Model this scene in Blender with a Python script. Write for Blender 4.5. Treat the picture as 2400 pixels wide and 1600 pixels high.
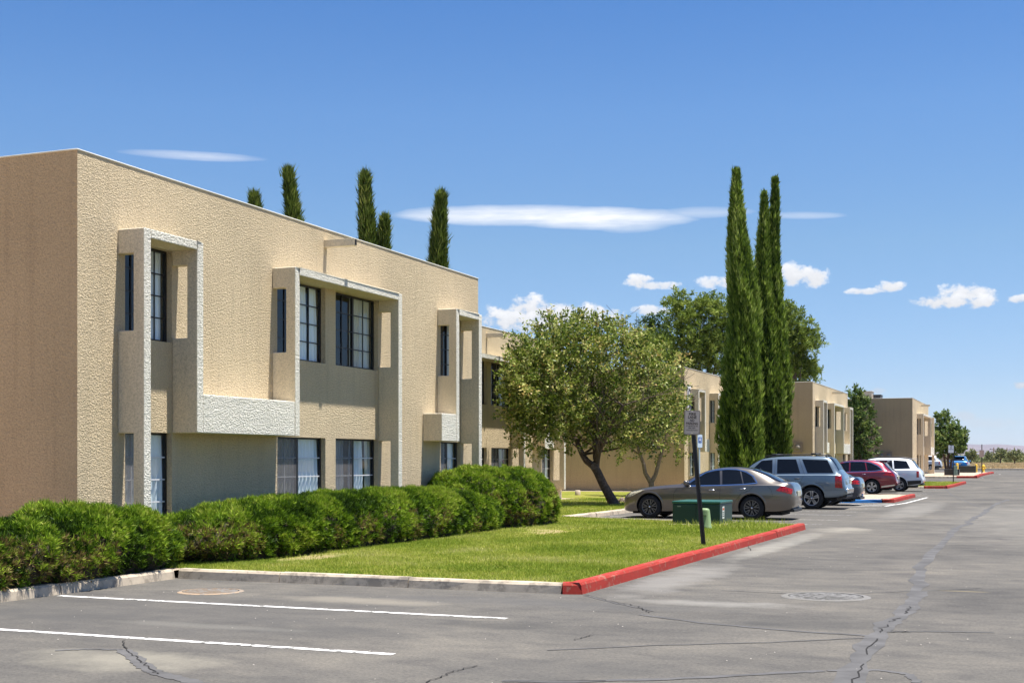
import bpy, bmesh, math, random
import numpy as np
from mathutils import Vector, Matrix
R = math.radians
for o in list(bpy.data.objects): bpy.data.objects.remove(o)
scn = bpy.context.scene
COL = scn.collection
rng = np.random.default_rng(7)
random.seed(7)

# ------------------------------------------------------------------ camera
TH = math.atan(1241./3100.); CT, ST = math.cos(TH), math.sin(TH)
CAMH = 1.6
cd = bpy.data.cameras.new('camera'); cam = bpy.data.objects.new('camera', cd); COL.objects.link(cam)
cam.location = (0, 0, CAMH); cam.rotation_euler = (R(90), 0, TH)
cd.sensor_width = 36; cd.lens = 46.5; cd.shift_y = 279./2400.; cd.clip_start = .1; cd.clip_end = 60000
scn.camera = cam

def dirpx(x, y):
    r = (x-1200)/3100.; u = (1079-y)/3100.
    return (r*CT-ST, r*ST+CT, u)

# ------------------------------------------------------------------ exposure, sky, sun
scn.view_settings.view_transform = 'Standard'; scn.view_settings.look = 'None'
scn.view_settings.exposure = 1.25; scn.view_settings.gamma = 1.0
try: scn.view_settings.use_curve_mapping = False
except Exception: pass
SUNV = Vector((1.0, .29, 4.73)).normalized()
EL = math.asin(SUNV.z); ROT = math.atan2(SUNV.x, SUNV.y)
world = bpy.data.worlds.new('World'); scn.world = world; world.use_nodes = True
wn = world.node_tree; wn.nodes.clear()
def N(nt, t, **k):
    n = nt.nodes.new(t)
    for a, b in k.items(): setattr(n, a, b)
    return n
def math_(nt, op, a, b=None, c=None, clamp=False):
    n = nt.nodes.new('ShaderNodeMath'); n.operation = op; n.use_clamp = clamp
    for i, v in enumerate((a, b, c)):
        if v is None: continue
        if isinstance(v, (int, float)): n.inputs[i].default_value = v
        else: nt.links.new(v, n.inputs[i])
    return n.outputs[0]
def build_world():
    nt = wn
    sky = N(nt, 'ShaderNodeTexSky', sky_type='NISHITA', sun_disc=False)
    sky.sun_elevation = EL; sky.sun_rotation = ROT; sky.altitude = 1200
    sky.air_density = 1.0; sky.dust_density = .35; sky.ozone_density = 2.2
    hs = N(nt, 'ShaderNodeHueSaturation'); hs.inputs['Saturation'].default_value = 1.1
    bg = N(nt, 'ShaderNodeBackground'); bg.inputs[1].default_value = .125
    tc = N(nt, 'ShaderNodeTexCoord'); sp = N(nt, 'ShaderNodeSeparateXYZ')
    nt.links.new(tc.outputs['Generated'], sp.inputs[0])
    x, y, z = sp.outputs
    az = math_(nt, 'ARCTAN2', x, y)
    hl = math_(nt, 'SQRT', math_(nt, 'ADD', math_(nt, 'MULTIPLY', x, x), math_(nt, 'MULTIPLY', y, y)))
    te = math_(nt, 'DIVIDE', z, hl)
    cmb = N(nt, 'ShaderNodeCombineXYZ'); nt.links.new(az, cmb.inputs[0]); nt.links.new(te, cmb.inputs[1])
    def noise(sc, det, vx=1, vy=1, rough=.6):
        mp = N(nt, 'ShaderNodeMapping'); mp.inputs['Scale'].default_value = (vx, vy, 1)
        nt.links.new(cmb.outputs[0], mp.inputs[0])
        n = N(nt, 'ShaderNodeTexNoise'); n.inputs['Scale'].default_value = sc
        n.inputs['Detail'].default_value = det; n.inputs['Roughness'].default_value = rough
        nt.links.new(mp.outputs[0], n.inputs['Vector']); return n.outputs[0]
    # paler, deeper desert sky: grade the physical sky by height above the horizon
    gr = N(nt, 'ShaderNodeValToRGB'); cr = gr.color_ramp
    for p_, c_ in ((.06, (.33, .36, .45)), (.16, (.385, .42, .445)), (.26, (.365, .44, .505)), (.40, (.235, .38, .52))):
        e_ = cr.elements.new(p_); e_.color = (*c_, 1)
    cr.elements[0].color = (.32, .36, .48, 1); cr.elements[-1].color = (.34, .43, .55, 1)
    nt.links.new(te, gr.inputs[0])
    gm = N(nt, 'ShaderNodeMix', data_type='RGBA', blend_type='MULTIPLY'); gm.inputs[0].default_value = 1
    nt.links.new(sky.outputs[0], hs.inputs['Color']); nt.links.new(hs.outputs[0], gm.inputs[6]); nt.links.new(gr.outputs[0], gm.inputs[7])
    n1 = noise(95, 9, 1, 1.2, .62); n2 = noise(22, 3, 1, 3)
    def ae(px, py):
        d = dirpx(px, py); return math.atan2(d[0], d[1]), d[2]/math.hypot(d[0], d[1])
    def ell(cx, cy, rx, ry, tilt=0):
        a, e = ae(cx, cy); a2, _ = ae(cx+rx, cy); _, e2 = ae(cx, cy-ry)
        da = math_(nt, 'MULTIPLY', math_(nt, 'SUBTRACT', az, a), 1/(a2-a))
        de = math_(nt, 'MULTIPLY', math_(nt, 'SUBTRACT', te, e), 1/(e2-e))
        if tilt: de = math_(nt, 'SUBTRACT', de, math_(nt, 'MULTIPLY', da, tilt))
        q = math_(nt, 'ADD', math_(nt, 'MULTIPLY', da, da), math_(nt, 'MULTIPLY', de, de))
        return math_(nt, 'SUBTRACT', 1, q), de
    tot = None; shade = None
    cum = [(1290,742,165,30,1),(1243,722,55,28,1),(1180,742,42,22,1),(1235,748,115,17,1),(1380,738,58,25,1),(1345,752,110,22,1),(1300,768,85,16,.8),
           (1498,659,32,17,1),(1535,668,58,9,.9),(1678,662,42,15,.9),(1862,642,40,26,1),(1905,648,38,26,1),(1526,727,42,12,.9),
           (2030,683,46,8,.9),(2088,670,32,13,1),(2262,692,66,26,1),(2222,704,78,15,1),(2300,706,48,14,1),(2392,700,34,9,.9),
           (2394,902,22,8,.8),(2256,974,26,12,.45),(2320,992,60,12,.3),(2058,915,17,8,.4)]
    nn = math_(nt, 'MULTIPLY', math_(nt, 'SUBTRACT', n1, .54), 3.6)
    for cx, cy, rx, ry, s in cum:
        m, de = ell(cx, cy, rx*1.22, ry*1.22)
        sh = math_(nt, 'MULTIPLY_ADD', de, .28*s, .5)
        m = math_(nt, 'ADD', m, nn)
        m = math_(nt, 'MULTIPLY', math_(nt, 'MULTIPLY', m, 1.5, clamp=True), s)
        shade = sh if shade is None else math_(nt, 'ADD', math_(nt, 'MULTIPLY', sh, m), math_(nt, 'MULTIPLY', shade, math_(nt, 'SUBTRACT', 1, m)))
        tot = m if tot is None else math_(nt, 'MAXIMUM', tot, m)
    n3 = math_(nt, 'MULTIPLY_ADD', noise(55, 6, .35, 3.2, .65), 1.5, .22)
    len_ = [(455,367,175,14,.42,0),(1200,508,300,30,.9,0),(1400,516,240,32,.95,-.1),(1480,525,110,30,.5,0),(1060,502,150,14,.5,.2),
            (1650,500,120,17,.35,0),(1880,506,110,11,.32,-.35)]
    st = math_(nt, 'MULTIPLY', math_(nt, 'SUBTRACT', n2, .5), .7)
    for cx, cy, rx, ry, s, tl in len_:
        m, de = ell(cx, cy, rx, ry, tl)
        low = math_(nt, 'MULTIPLY', math_(nt, 'MAXIMUM', math_(nt, 'MULTIPLY', de, -1), 0), .55)   # frayed, thinner underside
        m = math_(nt, 'SUBTRACT', math_(nt, 'ADD', m, st), low)
        m = math_(nt, 'MULTIPLY', math_(nt, 'POWER', math_(nt, 'MAXIMUM', m, 0), .85), math_(nt, 'MULTIPLY', n3, s), clamp=True)
        tot = math_(nt, 'MAXIMUM', tot, m)
    # cloud tone: self-shading painted in, bright tops to grey undersides, with noise
    ramp = N(nt, 'ShaderNodeMapRange'); ramp.inputs[1].default_value = .15; ramp.inputs[2].default_value = .9
    ramp.inputs[3].default_value = 2.35; ramp.inputs[4].default_value = 3.7
    nt.links.new(math_(nt, 'ADD', math_(nt, 'MULTIPLY', n1, .7), math_(nt, 'MULTIPLY_ADD', shade, .8, -.25)), ramp.inputs[0])
    cc = N(nt, 'ShaderNodeMix', data_type='RGBA')
    cw = N(nt, 'ShaderNodeVectorMath', operation='SCALE'); cw.inputs[0].default_value = (.97, .985, 1.02)
    nt.links.new(ramp.outputs[0], cw.inputs['Scale'])
    nt.links.new(tot, cc.inputs[0]); nt.links.new(gm.outputs[2], cc.inputs[6]); nt.links.new(cw.outputs[0], cc.inputs[7])
    nt.links.new(cc.outputs[2], bg.inputs[0])
    out = N(nt, 'ShaderNodeOutputWorld'); nt.links.new(bg.outputs[0], out.inputs[0])
build_world()
sl = bpy.data.lights.new('sun', 'SUN'); sl.energy = 4.6; sl.angle = R(.53); sl.color = (1, .955, .88)
sun = bpy.data.objects.new('sun', sl); COL.objects.link(sun)
sun.rotation_euler = SUNV.to_track_quat('Z', 'Y').to_euler(); sun.location = (0, 0, 60)

# ------------------------------------------------------------------ ground height and pixel helpers (surveying only)
def h(Y):
    t = min(1, max(0, (Y-70)/40.)); return .45*t*t*(3-2*t)
def onX(x, X):
    k = (x-1200)/3100.; return (-k*X*ST - X*CT)/(ST-k*CT)
def onY(x, Y):
    k = (x-1200)/3100.; return (k*Y*CT - Y*ST)/(CT+k*ST)
def atd(x, d):
    r = (x-1200)/3100.*d; return r*CT-d*ST, r*ST+d*CT

# ------------------------------------------------------------------ object helpers
def tag(o, label=None, cat=None, group=None, kind=None):
    if label: o['label'] = label
    if cat: o['category'] = cat
    if group: o['group'] = group
    if kind: o['kind'] = kind
    return o
def thing(name, label, cat, loc=(0, 0, 0), rz=0, group=None):
    o = bpy.data.objects.new(name, None); COL.objects.link(o)
    o.location = loc; o.rotation_euler = (0, 0, rz); o.empty_display_size = .2
    return tag(o, label, cat, group)
def children(o): return [c for c in COL.objects if c.parent == o]
def copy_tree(o, parent=None):
    c = o.copy(); COL.objects.link(c); c.parent = parent
    for ch in children(o): copy_tree(ch, c)
    return c
class MB:
    def __init__(s): s.v = []; s.f = []; s.m = []; s.sm = []
    def add(s, vs, fs, m=0, smooth=False):
        b = len(s.v); s.v += [tuple(v) for v in vs]
        for f in fs: s.f.append(tuple(i+b for i in f)); s.m.append(m); s.sm.append(smooth)
    def box(s, x0, x1, y0, y1, z0, z1, m=0):
        s.add([(x0,y0,z0),(x1,y0,z0),(x1,y1,z0),(x0,y1,z0),(x0,y0,z1),(x1,y0,z1),(x1,y1,z1),(x0,y1,z1)],
              [(0,3,2,1),(4,5,6,7),(0,1,5,4),(1,2,6,5),(2,3,7,6),(3,0,4,7)], m)
    def obox(s, c, sx, sy, sz, mat=None, m=0):
        mat = mat or Matrix.Identity(3)
        vs = [Vector(c)+mat@Vector((a*sx/2, b*sy/2, d*sz/2)) for d in (-1,1) for a,b in ((-1,-1),(1,-1),(1,1),(-1,1))]
        s.add(vs, [(0,3,2,1),(4,5,6,7),(0,1,5,4),(1,2,6,5),(2,3,7,6),(3,0,4,7)], m)
    def tube(s, pts, rad, n=8, m=0, cap=True, smooth=True):
        pts = [Vector(p) for p in pts]; k = len(pts)
        if isinstance(rad, (int, float)): rad = [rad]*k
        vs = []; up = Vector((0, 0, 1))
        prev = None
        for i, p in enumerate(pts):
            t = (pts[min(i+1, k-1)]-pts[max(i-1, 0)]).normalized()
            if prev is None: a = t.cross(up) if abs(t.z) < .95 else t.cross(Vector((1, 0, 0)))
            else: a = prev - t*prev.dot(t)
            a.normalize(); prev = a; b = t.cross(a)
            for j in range(n):
                w = 2*math.pi*j/n; vs.append(p+(a*math.cos(w)+b*math.sin(w))*rad[i])
        fs = [(i*n+j, i*n+(j+1) % n, (i+1)*n+(j+1) % n, (i+1)*n+j) for i in range(k-1) for j in range(n)]
        s.add(vs, fs, m, smooth)
        if cap:
            s.add([vs[j] for j in range(n)], [tuple(range(n))[::-1]], m)
            s.add([vs[(k-1)*n+j] for j in range(n)], [tuple(range(n))], m)
    def lathe(s, prof, axis='z', c=(0, 0, 0), n=24, m=0, smooth=True):
        vs = []
        for r, t in prof:
            for j in range(n):
                w = 2*math.pi*j/n; a, b = r*math.cos(w), r*math.sin(w)
                vs.append({'z': (c[0]+a, c[1]+b, c[2]+t), 'y': (c[0]+a, c[1]+t, c[2]+b), 'x': (c[0]+t, c[1]+a, c[2]+b)}[axis])
        k = len(prof)
        fs = [(i*n+j, i*n+(j+1) % n, (i+1)*n+(j+1) % n, (i+1)*n+j) for i in range(k-1) for j in range(n)]
        s.add(vs, fs, m, smooth)
    def build(s, name, mats, parent=None, bevel=0, loc=None, seg=2, weld=True):
        me = bpy.data.meshes.new(name); me.from_pydata(s.v, [], s.f)
        if not isinstance(mats, (list, tuple)): mats = [mats]
        for q in mats: me.materials.append(q)
        me.polygons.foreach_set('material_index', s.m); me.polygons.foreach_set('use_smooth', s.sm)
        bm = bmesh.new(); bm.from_mesh(me)
        if weld: bmesh.ops.remove_doubles(bm, verts=bm.verts, dist=1e-5)
        bmesh.ops.recalc_face_normals(bm, faces=bm.faces)
        bm.to_mesh(me); bm.free()
        o = bpy.data.objects.new(name, me); COL.objects.link(o)
        if parent: o.parent = parent
        if loc: o.location = loc
        if bevel:
            b = o.modifiers.new('bevel', 'BEVEL'); b.width = bevel; b.segments = seg; b.limit_method = 'ANGLE'; b.angle_limit = R(40)
        return o
def fastmesh(name, V, F, tint, mat, parent=None, smooth=False):
    """V (n,3) float, F (m,k) int"""
    me = bpy.data.meshes.new(name); n, (m, k) = len(V), F.shape
    me.vertices.add(n); me.vertices.foreach_set('co', V.astype(np.float32).ravel())
    me.loops.add(m*k); me.loops.foreach_set('vertex_index', F.astype(np.int32).ravel())
    me.polygons.add(m); me.polygons.foreach_set('loop_start', np.arange(0, m*k, k, dtype=np.int32))
    try: me.polygons.foreach_set('loop_total', np.full(m, k, dtype=np.int32))
    except Exception: pass
    me.update(calc_edges=True)
    if tint is not None:
        a = me.attributes.new('tint', 'FLOAT', 'FACE'); a.data.foreach_set('value', tint.astype(np.float32))
    me.materials.append(mat)
    if smooth: me.polygons.foreach_set('use_smooth', np.ones(m, dtype=bool))
    me.validate()
    o = bpy.data.objects.new(name, me); COL.objects.link(o)
    if parent: o.parent = parent
    return o
def nrm(a): return a/np.maximum(np.linalg.norm(a, axis=1, keepdims=True), 1e-9)
def blades(P, D, L, W):
    n = len(P); D = nrm(D); r = nrm(rng.normal(size=(n, 3))); s = nrm(np.cross(D, r))
    V = np.stack([P-s*W[:, None]/2, P+s*W[:, None]/2, P+D*L[:, None]], 1).reshape(-1, 3)
    return V, np.arange(3*n).reshape(n, 3)
def leaves(P, D, L, W):
    n = len(P); D = nrm(D); r = nrm(rng.normal(size=(n, 3))); s = nrm(np.cross(D, r)); m = P+D*L[:, None]*.5
    V = np.stack([P, m-s*W[:, None]/2, P+D*L[:, None], m+s*W[:, None]/2], 1).reshape(-1, 3)
    return V, np.arange(4*n).reshape(n, 4)

# ------------------------------------------------------------------ materials
def newmat(name):
    m = bpy.data.materials.new(name); m.use_nodes = True; nt = m.node_tree
    p = nt.nodes['Principled BSDF']; return m, nt, p
def plain(name, col, rough=.6, metal=0, spec=.5, coat=0, noise=0, nscale=8):
    m, nt, p = newmat(name)
    p.inputs['Base Color'].default_value = (*col, 1); p.inputs['Roughness'].default_value = rough
    p.inputs['Metallic'].default_value = metal; p.inputs['Specular IOR Level'].default_value = spec
    if coat: p.inputs['Coat Weight'].default_value = coat; p.inputs['Coat Roughness'].default_value = .04
    if noise:
        c = varied(nt, [(0, [q*(1-noise) for q in col]), (1, [min(1, q*(1+noise)) for q in col])], nscale)
        nt.links.new(c, p.inputs['Base Color'])
    return m
def coords(nt, kind='Object', scale=(1, 1, 1)):
    tc = N(nt, 'ShaderNodeTexCoord'); mp = N(nt, 'ShaderNodeMapping'); mp.inputs['Scale'].default_value = scale
    nt.links.new(tc.outputs[kind], mp.inputs[0]); return mp.outputs[0]
def ntex(nt, v, scale, det=4, rough=.55, dist=0):
    n = N(nt, 'ShaderNodeTexNoise'); n.inputs['Scale'].default_value = scale; n.inputs['Detail'].default_value = det
    n.inputs['Roughness'].default_value = rough; n.inputs['Distortion'].default_value = dist
    nt.links.new(v, n.inputs['Vector']); return n.outputs[0]
def ramp(nt, f, stops, interp='LINEAR'):
    r = N(nt, 'ShaderNodeValToRGB'); cr = r.color_ramp; cr.interpolation = interp
    while len(cr.elements) < len(stops): cr.elements.new(.5)
    for e, (p, c) in zip(cr.elements, stops):
        e.position = p; e.color = (*c, 1) if len(c) == 3 else c
    nt.links.new(f, r.inputs[0]); return r.outputs[0]
def varied(nt, stops, scale=6, det=4, lo=.3, hi=.7, kind='Object', vs=(1, 1, 1)):
    f = ntex(nt, coords(nt, kind, vs), scale, det)
    return ramp(nt, f, [(lo+(hi-lo)*p, c) for p, c in stops])
def mixc(nt, f, a, b, blend='MIX'):
    m = N(nt, 'ShaderNodeMix', data_type='RGBA', blend_type=blend)
    for i, v in ((0, f), (6, a), (7, b)):
        if isinstance(v, (int, float)): m.inputs[i].default_value = v
        elif isinstance(v, (tuple, list)): m.inputs[i].default_value = (*v, 1)
        else: nt.links.new(v, m.inputs[i])
    return m.outputs[2]
def bump(nt, p, hgt, strength=.5, dist=.02, prev=None):
    b = N(nt, 'ShaderNodeBump'); b.inputs['Strength'].default_value = strength; b.inputs['Distance'].default_value = dist
    nt.links.new(hgt, b.inputs['Height'])
    if prev is not None: nt.links.new(prev, b.inputs['Normal'])
    if p is not None: nt.links.new(b.outputs[0], p.inputs['Normal'])
    return b.outputs[0]
def stucco(name, col, strength=1.0, tex=26, dist=.03):
    m, nt, p = newmat(name); v = coords(nt)
    big = ntex(nt, v, .55, 3); c0 = ramp(nt, big, [(.3, [q*.93 for q in col]), (.7, [q*1.05 for q in col])])
    # rain streaks running down the wall
    st = ntex(nt, coords(nt, scale=(2.2, 2.2, .12)), 3, 3)
    c0 = mixc(nt, math_(nt, 'MULTIPLY', math_(nt, 'SUBTRACT', st, .5, clamp=True), 1.1), c0, tuple(q*.62 for q in col))
    fine = ntex(nt, v, tex, 3, .6, .6)
    vo = N(nt, 'ShaderNodeTexVoronoi', feature='SMOOTH_F1'); vo.inputs['Scale'].default_value = tex*.75
    wv = N(nt, 'ShaderNodeVectorMath', operation='ADD'); nz = N(nt, 'ShaderNodeTexNoise'); nz.inputs['Scale'].default_value = tex*.6
    nt.links.new(v, nz.inputs['Vector']); sc = N(nt, 'ShaderNodeVectorMath', operation='SCALE'); sc.inputs['Scale'].default_value = .06
    nt.links.new(nz.outputs[1], sc.inputs[0]); nt.links.new(v, wv.inputs[0]); nt.links.new(sc.outputs[0], wv.inputs[1])
    nt.links.new(wv.outputs[0], vo.inputs['Vector'])
    hgt = math_(nt, 'ADD', math_(nt, 'MULTIPLY', vo.outputs[0], 1.0), math_(nt, 'MULTIPLY', fine, .9))
    tone = ramp(nt, fine, [(.38, (.80, .80, .79)), (.58, (1.06, 1.06, 1.06))])
    nt.links.new(mixc(nt, 1.0, c0, tone, 'MULTIPLY'), p.inputs['Base Color'])
    p.inputs['Roughness'].default_value = .95; p.inputs['Specular IOR Level'].default_value = .15
    bump(nt, p, hgt, strength, dist); return m
def foliage(name, stops, transl=.3, rough=.5, spec=.3):
    m, nt, p = newmat(name)
    a = N(nt, 'ShaderNodeAttribute', attribute_name='tint'); c = ramp(nt, a.outputs['Fac'], stops)
    nt.links.new(c, p.inputs['Base Color']); p.inputs['Roughness'].default_value = rough
    p.inputs['Specular IOR Level'].default_value = spec
    t = N(nt, 'ShaderNodeBsdfTranslucent'); nt.links.new(c, t.inputs[0])
    mx = N(nt, 'ShaderNodeMixShader'); mx.inputs[0].default_value = transl
    nt.links.new(p.outputs[0], mx.inputs[1]); nt.links.new(t.outputs[0], mx.inputs[2])
    nt.links.new(mx.outputs[0], nt.nodes['Material Output'].inputs[0]); return m
TAN = (.75, .605, .40)
M = {}
M['stucco'] = stucco('tan_stucco', TAN, 1.0, 56, .034)
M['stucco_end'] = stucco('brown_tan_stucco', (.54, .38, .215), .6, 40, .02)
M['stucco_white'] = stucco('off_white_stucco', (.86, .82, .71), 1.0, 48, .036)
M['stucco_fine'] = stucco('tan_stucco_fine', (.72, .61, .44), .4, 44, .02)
M['cap'] = plain('parapet_coating', (.74, .72, .66), .8, noise=.05)
M['roofing'] = plain('roof_gravel', (.3, .28, .25), .95, noise=.2)
M['bronze'] = plain('dark_bronze_frame', (.02, .019, .02), .4, .3)
M['white_muntin'] = plain('white_muntin', (.7, .7, .7), .5)
M['interior'] = plain('dark_interior', (.05, .045, .04), .9)
def glass_mat():
    m, nt, p = newmat('window_glass')
    lw = N(nt, 'ShaderNodeLayerWeight'); lw.inputs[0].default_value = .5
    fac = math_(nt, 'MULTIPLY_ADD', math_(nt, 'POWER', lw.outputs['Facing'], 4.5), .42, .055, clamp=True)
    tr = N(nt, 'ShaderNodeBsdfTransparent'); tr.inputs[0].default_value = (.90, .95, .97, 1)
    gl = N(nt, 'ShaderNodeBsdfGlossy'); gl.inputs['Roughness'].default_value = .02; gl.inputs[0].default_value = (.9, .95, 1, 1)
    mx = N(nt, 'ShaderNodeMixShader'); nt.links.new(fac, mx.inputs[0])
    nt.links.new(tr.outputs[0], mx.inputs[1]); nt.links.new(gl.outputs[0], mx.inputs[2])
    nt.links.new(mx.outputs[0], nt.nodes['Material Output'].inputs[0]); return m
M['glass'] = glass_mat()
def screen_mat():
    m, nt, p = newmat('insect_screen')
    tr = N(nt, 'ShaderNodeBsdfTransparent'); df = N(nt, 'ShaderNodeBsdfDiffuse'); df.inputs[0].default_value = (.2, .19, .19, 1)
    mx = N(nt, 'ShaderNodeMixShader'); mx.inputs[0].default_value = .55
    nt.links.new(tr.outputs[0], mx.inputs[1]); nt.links.new(df.outputs[0], mx.inputs[2])
    nt.links.new(mx.outputs[0], nt.nodes['Material Output'].inputs[0]); return m
M['screen'] = screen_mat()
M['curtain'] = plain('white_sheer', (.88, .90, .90), .9)
M['curtain_warm'] = plain('cream_sheer', (.6, .58, .5), .9)
def asphalt_mat():
    m, nt, p = newmat('aged_asphalt'); v = coords(nt)
    a = ntex(nt, v, .34, 6, .62, .4); b = ntex(nt, coords(nt, scale=(.6, 1, 1)), 2.6, 6, .68, .3); f = ntex(nt, v, 30, 6, .85)
    c = ramp(nt, a, [(.3, (.072, .069, .066)), (.47, (.095, .090, .084)), (.58, (.110, .103, .094)), (.72, (.136, .126, .111))])
    c = mixc(nt, .6, c, ramp(nt, b, [(.32, (.35, .35, .36)), (.5, (.52, .515, .5)), (.68, (.66, .64, .6))]), 'OVERLAY')
    c = mixc(nt, 1.0, c, ramp(nt, f, [(.28, (.5, .5, .5)), (.5, (1, 1, 1)), (.66, (1.28, 1.27, 1.23)), (.76, (1.9, 1.85, 1.7))]), 'MULTIPLY')
    # stains and dusty patches, each at its own place on the ground (x, y, rx, ry, colour, strength)
    sp = N(nt, 'ShaderNodeSeparateXYZ'); nt.links.new(v, sp.inputs[0])
    wob = math_(nt, 'MULTIPLY', math_(nt, 'SUBTRACT', ntex(nt, v, 1.6, 5, .6), .5), 2.4)
    for x, y, rx, ry, col, s in [(-4.55, 17.6, .5, 3.2, (.22, .21, .195), .5), (-4.3, 31.3, .8, 1.4, (.26, .24, .20), .6), (-4.6, 25.5, .35, 5, (.26, .25, .22), .5),
                                 (-2.2, 13.1, .9, .5, (.05, .05, .05), .45), (-4.9, 11.9, .8, .35, (.045, .045, .045), .5), (-7.2, 13.4, 1.3, .4, (.28, .25, .2), .45),
                                 (-9.6, 11.0, 1.5, .5, (.055, .055, .055), .45), (-6.4, 10.9, 1.2, .5, (.05, .05, .05), .35), (-7.6, 10.8, 1.4, .2, (.25, .24, .21), .3),
                                 (-6.9, 8.7, 1.0, .6, (.27, .25, .2), .5), (-2.6, 16.4, .9, .12, (.22, .20, .17), .3), (-.9, 17.1, .35, .05, (.34, .27, .14), .35), (-8.2, 11.6, 3.2, 2.2, (.075, .073, .072), .45), (-5.5, 13.9, 2.6, .5, (.085, .083, .082), .5), (-8.9, 13.5, .3, .3, (.2, .18, .15), .3),
                                 (-3.4, 14.6, 1.2, .35, (.25, .24, .22), .5), (1.5, 14, 1.2, 12, (.07, .07, .075), .5), (-3.2, 9.6, 1.4, .6, (.06, .06, .06), .3),
                                 (0, 40, 3, 14, (.2, .19, .17), .35), (-3.8, 45, .8, 10, (.23, .22, .2), .4)]:
        dx = math_(nt, 'MULTIPLY', math_(nt, 'SUBTRACT', sp.outputs[0], x), 1/rx)
        dy = math_(nt, 'MULTIPLY', math_(nt, 'SUBTRACT', sp.outputs[1], y), 1/ry)
        q = math_(nt, 'SUBTRACT', 1, math_(nt, 'ADD', math_(nt, 'MULTIPLY', dx, dx), math_(nt, 'MULTIPLY', dy, dy)))
        q = math_(nt, 'MULTIPLY', math_(nt, 'ADD', q, wob, clamp=True), s)
        c = mixc(nt, q, c, col)
    nt.links.new(c, p.inputs['Base Color']); p.inputs['Roughness'].default_value = .92; p.inputs['Specular IOR Level'].default_value = .12
    n1 = bump(nt, None, f, .35, .01); bump(nt, p, b, .25, .03, n1); return m
M['asphalt'] = asphalt_mat()
def seal_mat(name, col, edge=0):
    m, nt, p = newmat(name); v = coords(nt)
    c = ramp(nt, ntex(nt, v, 2.2, 5, .6), [(.3, [q*.75 for q in col]), (.7, [q*1.35 for q in col])])
    nt.links.new(c, p.inputs['Base Color']); p.inputs['Roughness'].default_value = .9; p.inputs['Specular IOR Level'].default_value = .15; return m
M['seal'] = seal_mat('crack_seal', (.088, .086, .086)); M['crack'] = seal_mat('crack_gap', (.025, .024, .023))
def worn_paint(name, col, wear=.42, under=(.12, .118, .11), scale=9):
    m, nt, p = newmat(name); v = coords(nt)
    n = ntex(nt, v, scale, 7, .7); big = ntex(nt, v, .9, 2)
    f = math_(nt, 'MULTIPLY', math_(nt, 'SUBTRACT', math_(nt, 'ADD', n, math_(nt, 'MULTIPLY', math_(nt, 'SUBTRACT', big, .5), .25)), wear), 14, clamp=True)
    c2 = ramp(nt, n, [(.3, [q*.8 for q in col]), (.7, [min(1, q*1.08) for q in col])])
    nt.links.new(mixc(nt, f, under, c2), p.inputs['Base Color']); p.inputs['Roughness'].default_value = .8; p.inputs['Specular IOR Level'].default_value = .25
    bump(nt, p, n, .3, .01); return m
M['line'] = worn_paint('white_line_paint', (.72, .71, .68), .40)
M['line_faint'] = worn_paint('faded_line_paint', (.45, .45, .43), .46)
M['kerb'] = worn_paint('kerb_concrete', (.47, .395, .30), .41, (.29, .245, .19), 5)
M['redkerb'] = worn_paint('red_kerb_paint', (.30, .028, .018), .385, (.28, .10, .07), 8)
M['bluekerb'] = worn_paint('blue_kerb_paint', (.02, .13, .34), .33, (.25, .26, .28), 8)
def gravel_mat():
    m, nt, p = newmat('tan_gravel'); v = coords(nt)
    vo = N(nt, 'ShaderNodeTexVoronoi'); vo.inputs['Scale'].default_value = 38; nt.links.new(v, vo.inputs['Vector'])
    c = ramp(nt, vo.outputs['Color'], [(.1, (.22, .16, .11)), (.5, (.45, .35, .26)), (.9, (.62, .52, .42))])
    nt.links.new(c, p.inputs['Base Color']); p.inputs['Roughness'].default_value = .95
    bump(nt, p, math_(nt, 'SUBTRACT', 1, vo.outputs[0]), .9, .03); return m
M['gravel'] = gravel_mat()
def lawn_mat():
    m, nt, p = newmat('lawn_turf'); v = coords(nt)
    a = ntex(nt, v, .9, 4, .6, .5); f = ntex(nt, v, 34, 4, .7)
    c = ramp(nt, a, [(.3, (.12, .16, .018)), (.5, (.21, .22, .035)), (.7, (.30, .26, .08))])
    c = mixc(nt, 1, c, ramp(nt, f, [(.3, (.5, .5, .5)), (.7, (1.25, 1.25, 1.2))]), 'MULTIPLY')
    sp = N(nt, 'ShaderNodeSeparateXYZ'); nt.links.new(v, sp.inputs[0])
    wob = math_(nt, 'MULTIPLY', math_(nt, 'SUBTRACT', ntex(nt, v, 2.2, 5, .6), .5), 2.2)
    for x, y, rx, ry in DIRT:
        dx = math_(nt, 'MULTIPLY', math_(nt, 'SUBTRACT', sp.outputs[0], x), 1/rx); dy = math_(nt, 'MULTIPLY', math_(nt, 'SUBTRACT', sp.outputs[1], y), 1/ry)
        q = math_(nt, 'SUBTRACT', 1, math_(nt, 'ADD', math_(nt, 'MULTIPLY', dx, dx), math_(nt, 'MULTIPLY', dy, dy)))
        c = mixc(nt, math_(nt, 'MULTIPLY', math_(nt, 'ADD', q, wob, clamp=True), .65), c, ramp(nt, f, [(.3, (.28, .2, .11)), (.7, (.44, .34, .22))]))
    nt.links.new(c, p.inputs['Base Color']); p.inputs['Roughness'].default_value = .9; p.inputs['Specular IOR Level'].default_value = .1
    bump(nt, p, f, .8, .04); return m
DIRT = [(-10.45, 17.9, .45, 1.0), (-9.6, 25.8, .45, .8), (-9.9, 26.6, .5, .4)]
M['lawn'] = lawn_mat()
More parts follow.
